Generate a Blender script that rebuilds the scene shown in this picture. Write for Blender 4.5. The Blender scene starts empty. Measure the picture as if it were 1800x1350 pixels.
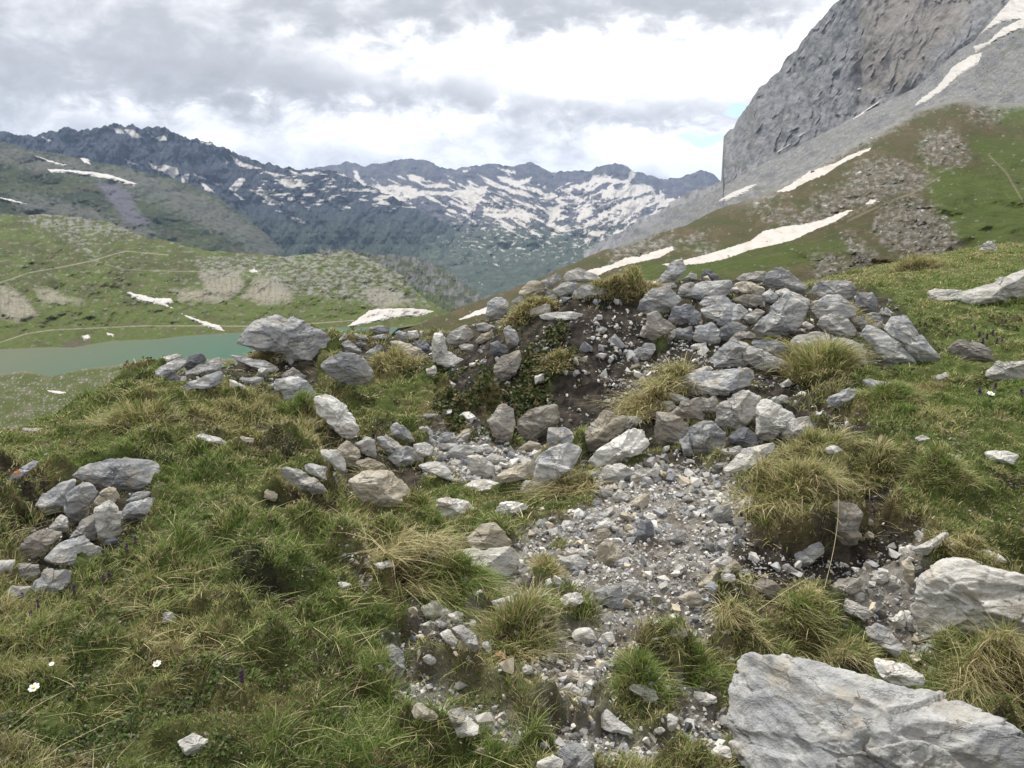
import bpy, bmesh, math, random
import numpy as np
random.seed(7); RNG = np.random.default_rng(11)
scene = bpy.context.scene
COL = scene.collection
# ------------------------------------------------------------------ camera model
PHI = math.radians(11.95); FPX = 1300.0; CAMZ = 1.6
CP, SP = math.cos(PHI), math.sin(PHI)
CAM = np.array([0.0, 0.0, CAMZ])
def ray(px, py):
    px = np.asarray(px, float); py = np.asarray(py, float)
    dx = (px-900)/FPX; dy = (675-py)/FPX
    return dx, CP+dy*SP, -SP+dy*CP
def at(px, py, Y):
    """the point seen in direction (px,py) whose ground distance ahead is Y metres"""
    dx, ry, rz = ray(px, py); k = Y/ry
    return np.stack([dx*k, Y+0*k, CAMZ+rz*k], -1)
def proj(P):
    x, y, z = P[..., 0], P[..., 1], P[..., 2]-CAMZ
    f = y*CP - z*SP; u = y*SP + z*CP
    return 900+FPX*x/f, 675-FPX*u/f
# ------------------------------------------------------------------ noise
def _h(ix, iy, iz, s):
    n = (ix*374761393 + iy*668265263 + iz*2147483647 + s*1274126177) & 0xffffffff
    n = ((n ^ (n >> 13))*1274126177) & 0xffffffff
    n = ((n ^ (n >> 15))*2246822519) & 0xffffffff
    return n ^ (n >> 16)
GR = np.array([[1,1,0],[-1,1,0],[1,-1,0],[-1,-1,0],[1,0,1],[-1,0,1],[1,0,-1],[-1,0,-1],[0,1,1],[0,-1,1],[0,1,-1],[0,-1,-1],[1,1,0],[-1,1,0],[0,-1,1],[0,-1,-1]], float)
def pn(x, y, z=0.0, s=0):
    x, y, z = np.broadcast_arrays(np.asarray(x, float), np.asarray(y, float), np.asarray(z, float))
    xi = np.floor(x).astype(np.int64); yi = np.floor(y).astype(np.int64); zi = np.floor(z).astype(np.int64)
    xf, yf, zf = x-xi, y-yi, z-zi
    f = lambda t: t*t*t*(t*(t*6-15)+10)
    u, v, w = f(xf), f(yf), f(zf)
    def g(a, b, c):
        q = GR[_h(xi+a, yi+b, zi+c, s) & 15]
        return q[..., 0]*(xf-a)+q[..., 1]*(yf-b)+q[..., 2]*(zf-c)
    l = lambda a, b, t: a+(b-a)*t
    return l(l(l(g(0,0,0), g(1,0,0), u), l(g(0,1,0), g(1,1,0), u), v), l(l(g(0,0,1), g(1,0,1), u), l(g(0,1,1), g(1,1,1), u), v), w)
def fbm(x, y, z=0.0, s=0, o=4, g=.5):
    a, t, n = 1.0, 0.0, 0.0
    for i in range(o):
        t = t+a*pn(np.asarray(x)*2**i, np.asarray(y)*2**i, np.asarray(z)*2**i, s+i*17); n += a; a *= g
    return t/n*1.6
def ridged(x, y, z=0.0, s=0, o=4):
    a, t, n = 1.0, 0.0, 0.0
    for i in range(o):
        t = t+a*(1-2*np.abs(pn(np.asarray(x)*2**i, np.asarray(y)*2**i, np.asarray(z)*2**i, s+i*13))); n += a; a *= .5
    return t/n
def sm(a, b, x):
    t = np.clip((x-a)/(b-a), 0, 1); return t*t*(3-2*t)
def polysd(px, py, poly):
    """signed distance in pixels, positive inside"""
    px = np.asarray(px, float); py = np.asarray(py, float)
    P = np.asarray(poly, float); d = np.full(px.shape, 1e9); ins = np.zeros(px.shape, bool)
    for i in range(len(P)):
        a, b = P[i], P[(i+1) % len(P)]
        e = b-a; t = np.clip(((px-a[0])*e[0]+(py-a[1])*e[1])/max(e@e, 1e-9), 0, 1)
        d = np.minimum(d, np.hypot(px-a[0]-t*e[0], py-a[1]-t*e[1]))
        c = (a[1] > py) != (b[1] > py)
        ins ^= c & (px < (b[0]-a[0])*(py-a[1])/((b[1]-a[1]) if b[1] != a[1] else 1e-9)+a[0])
    return np.where(ins, d, -d)
def linesd(px, py, line):
    P = np.asarray(line, float); d = np.full(np.shape(px), 1e9)
    for a, b in zip(P[:-1], P[1:]):
        e = b-a; t = np.clip(((px-a[0])*e[0]+(py-a[1])*e[1])/max(e@e, 1e-9), 0, 1)
        d = np.minimum(d, np.hypot(px-a[0]-t*e[0], py-a[1]-t*e[1]))
    return d
REG = dict(A=(200,520,3), B=(1100,440,3), C=(700,680,3), D=(700,440,3.6), E=(660,850,2.7), F=(1200,850,2.7),
           G=(0,750,2.25), H=(1000,420,2.25), I=(600,180,2.5714), J=(0,180,2.5714), K=(1100,0,2.5714), P=(0,0,1))
def pts(reg, s):
    ox, oy, k = REG[reg]
    return np.array([[ox+float(a.split(',')[0])/k, oy+float(a.split(',')[1])/k] for a in s.split()])
# ------------------------------------------------------------------ mesh helpers
def mesh_obj(name, V, F=None, mat=None, cols=None, smooth=True, parent=None, sizes=None, loops=None, link=True):
    me = bpy.data.meshes.new(name)
    V = np.asarray(V, np.float32)
    if F is not None:
        F = np.asarray(F, np.int32); k = F.shape[1]; loops = F.ravel(); sizes = np.full(len(F), k, np.int32)
    me.vertices.add(len(V)); me.vertices.foreach_set('co', V.ravel())
    me.loops.add(len(loops)); me.loops.foreach_set('vertex_index', loops.astype(np.int32))
    me.polygons.add(len(sizes))
    st = np.concatenate([[0], np.cumsum(sizes)[:-1]]).astype(np.int32)
    me.polygons.foreach_set('loop_start', st)
    me.polygons.foreach_set('loop_total', np.asarray(sizes, np.int32))
    me.polygons.foreach_set('use_smooth', np.full(len(sizes), smooth))
    if cols is not None:
        a = me.color_attributes.new('Col', 'FLOAT_COLOR', 'POINT')
        c = np.ones((len(V), 4), np.float32); c[:, :3] = cols; a.data.foreach_set('color', c.ravel())
    me.update(calc_edges=True); me.validate(clean_customdata=False)
    o = bpy.data.objects.new(name, me)
    if mat: me.materials.append(mat)
    if link: COL.objects.link(o)
    if parent: o.parent = parent
    return o
def tag(o, label=None, cat=None, group=None, kind=None):
    if label: o['label'] = label
    if cat: o['category'] = cat
    if group: o['group'] = group
    if kind: o['kind'] = kind
    return o
def empty(name, loc):
    o = bpy.data.objects.new(name, None); o.location = loc; o.empty_display_size = .05; COL.objects.link(o); return o
def gridF(nu, nv):
    i = np.arange(nu-1)[:, None]*nv+np.arange(nv-1)[None, :]
    i = i.ravel(); return np.stack([i, i+nv, i+nv+1, i+1], 1)
# ------------------------------------------------------------------ materials
class NT:
    def __init__(s, name, world=False):
        if world: s.t = world.node_tree
        else:
            s.m = bpy.data.materials.new(name); s.m.use_nodes = True; s.t = s.m.node_tree
        s.n = s.t.nodes; s.l = s.t.links
    def add(s, typ, **kw):
        n = s.n.new(typ)
        for k, v in kw.items():
            if k == 'i':
                for a, b in v.items(): s.put(n, a, b)
            else: setattr(n, k, v)
        return n
    def put(s, n, a, b):
        if isinstance(b, bpy.types.NodeSocket): s.l.new(b, n.inputs[a])
        else: n.inputs[a].default_value = b
    def math(s, op, a, b=0.0, c=False):
        n = s.add('ShaderNodeMath', operation=op, use_clamp=c); s.put(n, 0, a); s.put(n, 1, b); return n.outputs[0]
    def vm(s, op, a, b=(0,0,0)):
        n = s.add('ShaderNodeVectorMath', operation=op); s.put(n, 0, a); s.put(n, 1, b)
        return n.outputs['Value'] if op in ('DOT_PRODUCT', 'LENGTH') else n.outputs[0]
    def mix(s, f, a, b, bt='MIX'):
        n = s.add('ShaderNodeMix', data_type='RGBA', blend_type=bt); s.put(n, 0, f); s.put(n, 6, a); s.put(n, 7, b); return n.outputs[2]
    def noise(s, vec, scale, detail=5, rough=.55, dist=0.0, dim='3D'):
        n = s.add('ShaderNodeTexNoise'); s.put(n, 'Vector', vec); s.put(n, 'Scale', scale); s.put(n, 'Detail', detail)
        s.put(n, 'Roughness', rough); s.put(n, 'Distortion', dist); return n.outputs[0]
    def ramp(s, f, stops):
        n = s.add('ShaderNodeValToRGB'); e = n.color_ramp.elements
        while len(e) < len(stops): e.new(.5)
        for k, (p, c) in enumerate(stops):
            e[k].position = p; e[k].color = (c, c, c, 1) if not isinstance(c, tuple) else (*c, 1)
        s.put(n, 0, f); return n.outputs[0]
    def rgb(s, c): return (*c, 1)
    @property
    def bsdf(s): return s.n['Principled BSDF']
def vcol_mat(name, bscale=(1, 1, 1), bump=.5, bdist=.1, rough=.95, vary=.25, scale=1.0, spec=.1):
    t = NT(name); b = t.bsdf
    ca = t.add('ShaderNodeVertexColor', layer_name='Col').outputs[0]
    co = t.add('ShaderNodeTexCoord').outputs['Object']
    n1 = t.noise(co, scale, 8, .65)
    f = t.ramp(n1, [(.3, 1-vary), (.7, 1+vary)])
    t.put(b, 'Base Color', t.mix(1.0, ca, f, 'MULTIPLY'))
    n = [x for x in t.n if x.bl_idname == 'ShaderNodeMix'][-1]; n.clamp_result = False
    n2 = t.noise(co, scale*2.2, 8, .7)
    bp = t.add('ShaderNodeBump', i={'Strength': bump, 'Distance': bdist, 'Height': n2})
    t.put(b, 'Normal', bp.outputs[0]); t.put(b, 'Roughness', rough); t.put(b, 'Specular IOR Level', spec)
    return t.m
def rock_mat(name, base, alt, dark, bands=.5, lichen=0.0):
    """limestone: mottled grey with fracture lines, pale calcite scuffs and dirt stains"""
    t = NT(name); b = t.bsdf
    co = t.add('ShaderNodeTexCoord').outputs['Object']
    rnd = t.add('ShaderNodeObjectInfo').outputs['Random']
    off = t.vm('SCALE', (13.1, 7.7, 21.3)); sc = [x for x in t.n if x.bl_idname == 'ShaderNodeVectorMath'][-1]; t.put(sc, 'Scale', rnd)
    p = t.vm('ADD', co, off)
    big = t.noise(p, 5.0, 6, .6, .4); mid = t.noise(p, 22.0, 8, .7); fine = t.noise(p, 120.0, 6, .7)
    rot = t.add('ShaderNodeMapping', i={'Vector': p, 'Rotation': (.5, .35, .2), 'Scale': (1.0, 1.5, 4.2)}).outputs[0]
    bed = t.noise(rot, 4.5, 9, .68, .7)
    c = t.mix(t.ramp(big, [(.44, 0), (.56, 1)]), t.rgb(base), t.rgb(alt))
    c = t.mix(t.math('MULTIPLY', t.ramp(bed, [(.42, 1), (.56, 0)]), bands), c, t.rgb(dark))
    c = t.mix(t.math('MULTIPLY', t.ramp(mid, [(.52, 0), (.66, 1)]), .45), c, t.rgb(tuple(min(.8, x*1.55) for x in base)))
    c = t.mix(t.math('MULTIPLY', t.ramp(fine, [(.3, 1), (.5, 0)]), .35), c, t.rgb(tuple(x*.45 for x in base)))
    # hairline cracks: valleys of a distorted noise
    ck = t.noise(t.vm('ADD', rot, (3.3, 1.2, 9.1)), 1.6, 7, .6, .3)
    ckl = t.math('ABSOLUTE', t.math('SUBTRACT', ck, .5))
    crack = t.math('MULTIPLY', t.ramp(ckl, [(0, 1), (.006, 0)]), t.ramp(mid, [(.42, 0), (.55, 1)]))
    c = t.mix(t.math('MULTIPLY', crack, .38), c, t.rgb(tuple(x*.3 for x in base)))
    warm = t.noise(p, 9.0, 4, .6, .2)
    c = t.mix(t.math('MULTIPLY', t.ramp(warm, [(.52, 0), (.66, 1)]), .5), c, t.rgb((.36, .30, .21)))
    st = t.noise(t.vm('ADD', p, (2, 5, 8)), 7.0, 8, .72, .3)
    c = t.mix(t.math('MULTIPLY', t.ramp(st, [(.56, 0), (.62, 1)]), .42), c, t.rgb(tuple(x*.38 for x in base)))
    if lichen:
        li = t.noise(t.vm('ADD', p, (7, 7, 1)), 16.0, 4, .6)
        c = t.mix(t.math('MULTIPLY', t.ramp(li, [(.60, 0), (.64, 1)]), lichen), c, t.rgb((.50, .20, .05)))
    hv = t.math('ADD', t.math('MULTIPLY', rnd, .42), .76)
    c = t.mix(1.0, c, hv, 'MULTIPLY')
    t.put(b, 'Base Color', c); t.put(b, 'Roughness', .92); t.put(b, 'Specular IOR Level', .18)
    h = t.math('ADD', t.math('MULTIPLY', bed, .75), t.math('MULTIPLY', mid, .6))
    h = t.math('ADD', h, t.math('MULTIPLY', fine, .32))
    vo = t.add('ShaderNodeTexVoronoi', feature='F1', distance='EUCLIDEAN', i={'Vector': t.vm('ADD', rot, t.vm('MULTIPLY', t.add('ShaderNodeTexNoise', i={'Vector': p, 'Scale': 7.0}).outputs[1], (.35, .35, .35))), 'Scale': 5.5}).outputs['Distance']
    h = t.math('ADD', h, t.math('MULTIPLY', vo, 1.3))
    h = t.math('SUBTRACT', h, t.math('MULTIPLY', crack, .35))
    bp = t.add('ShaderNodeBump', i={'Strength': .8, 'Distance': .022, 'Height': h})
    t.put(b, 'Normal', bp.outputs[0])
    return t.m
M = dict(
 g=rock_mat('grey limestone', (.335, .34, .345), (.49, .48, .455), (.17, .175, .18), .5),
 p=rock_mat('pale limestone', (.46, .445, .41), (.57, .55, .505), (.29, .28, .27), .4),
 w=rock_mat('white limestone', (.60, .585, .545), (.68, .655, .60), (.38, .365, .34), .35),
 t=rock_mat('tan limestone', (.43, .385, .30), (.50, .46, .385), (.24, .20, .15), .4),
 b=rock_mat('brownish limestone', (.27, .245, .21), (.35, .33, .30), (.14, .12, .10), .5),
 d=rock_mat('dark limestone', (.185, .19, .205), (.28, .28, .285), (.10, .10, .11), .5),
 o=rock_mat('orange stained stone', (.38, .24, .12), (.45, .33, .2), (.2, .12, .06), .4),
 l=rock_mat('lichen spotted stone', (.31, .32, .33), (.42, .42, .41), (.16, .17, .18), .5, .9),
)
def blade_mat(name, trans=.35):
    t = NT(name); t.n.remove(t.bsdf); out = t.n['Material Output']
    ca = t.add('ShaderNodeVertexColor', layer_name='Col').outputs[0]
    d = t.add('ShaderNodeBsdfPrincipled', i={'Base Color': ca, 'Roughness': .6, 'Specular IOR Level': .25}).outputs[0]
    tr = t.add('ShaderNodeBsdfTranslucent', i={'Color': ca}).outputs[0]
    mx = t.add('ShaderNodeMixShader', i={0: trans}); t.l.new(d, mx.inputs[1]); t.l.new(tr, mx.inputs[2])
    t.l.new(mx.outputs[0], out.inputs['Surface']); return t.m
M['blade'] = blade_mat('grass blades')
M['leaf'] = blade_mat('leaves', .25)
M['gravel'] = vcol_mat('gravel stones', scale=60, vary=.3, bump=.4, bdist=.004)
M['near'] = vcol_mat('near ground soil', scale=14, vary=.45, bump=.9, bdist=.03)
M['hill'] = vcol_mat('hillside turf', scale=.5, vary=.25, bump=.8, bdist=1.0)
M['far'] = vcol_mat('mountain rock', scale=.03, vary=.2, bump=.8, bdist=12.0)
M['cliff'] = vcol_mat('cliff rock', scale=.12, vary=.28, bump=.8, bdist=1.6)
M['snow'] = vcol_mat('old snow', scale=.2, vary=.06, bump=.25, bdist=.4, rough=.7, spec=.3)
# lighting / tuning constants
HZT = 700.0; HZD = 6.2e-5; CLOUDGAIN = .97; SUNE = 3.2; SUNA = 5; EXPO = 0.48
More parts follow.
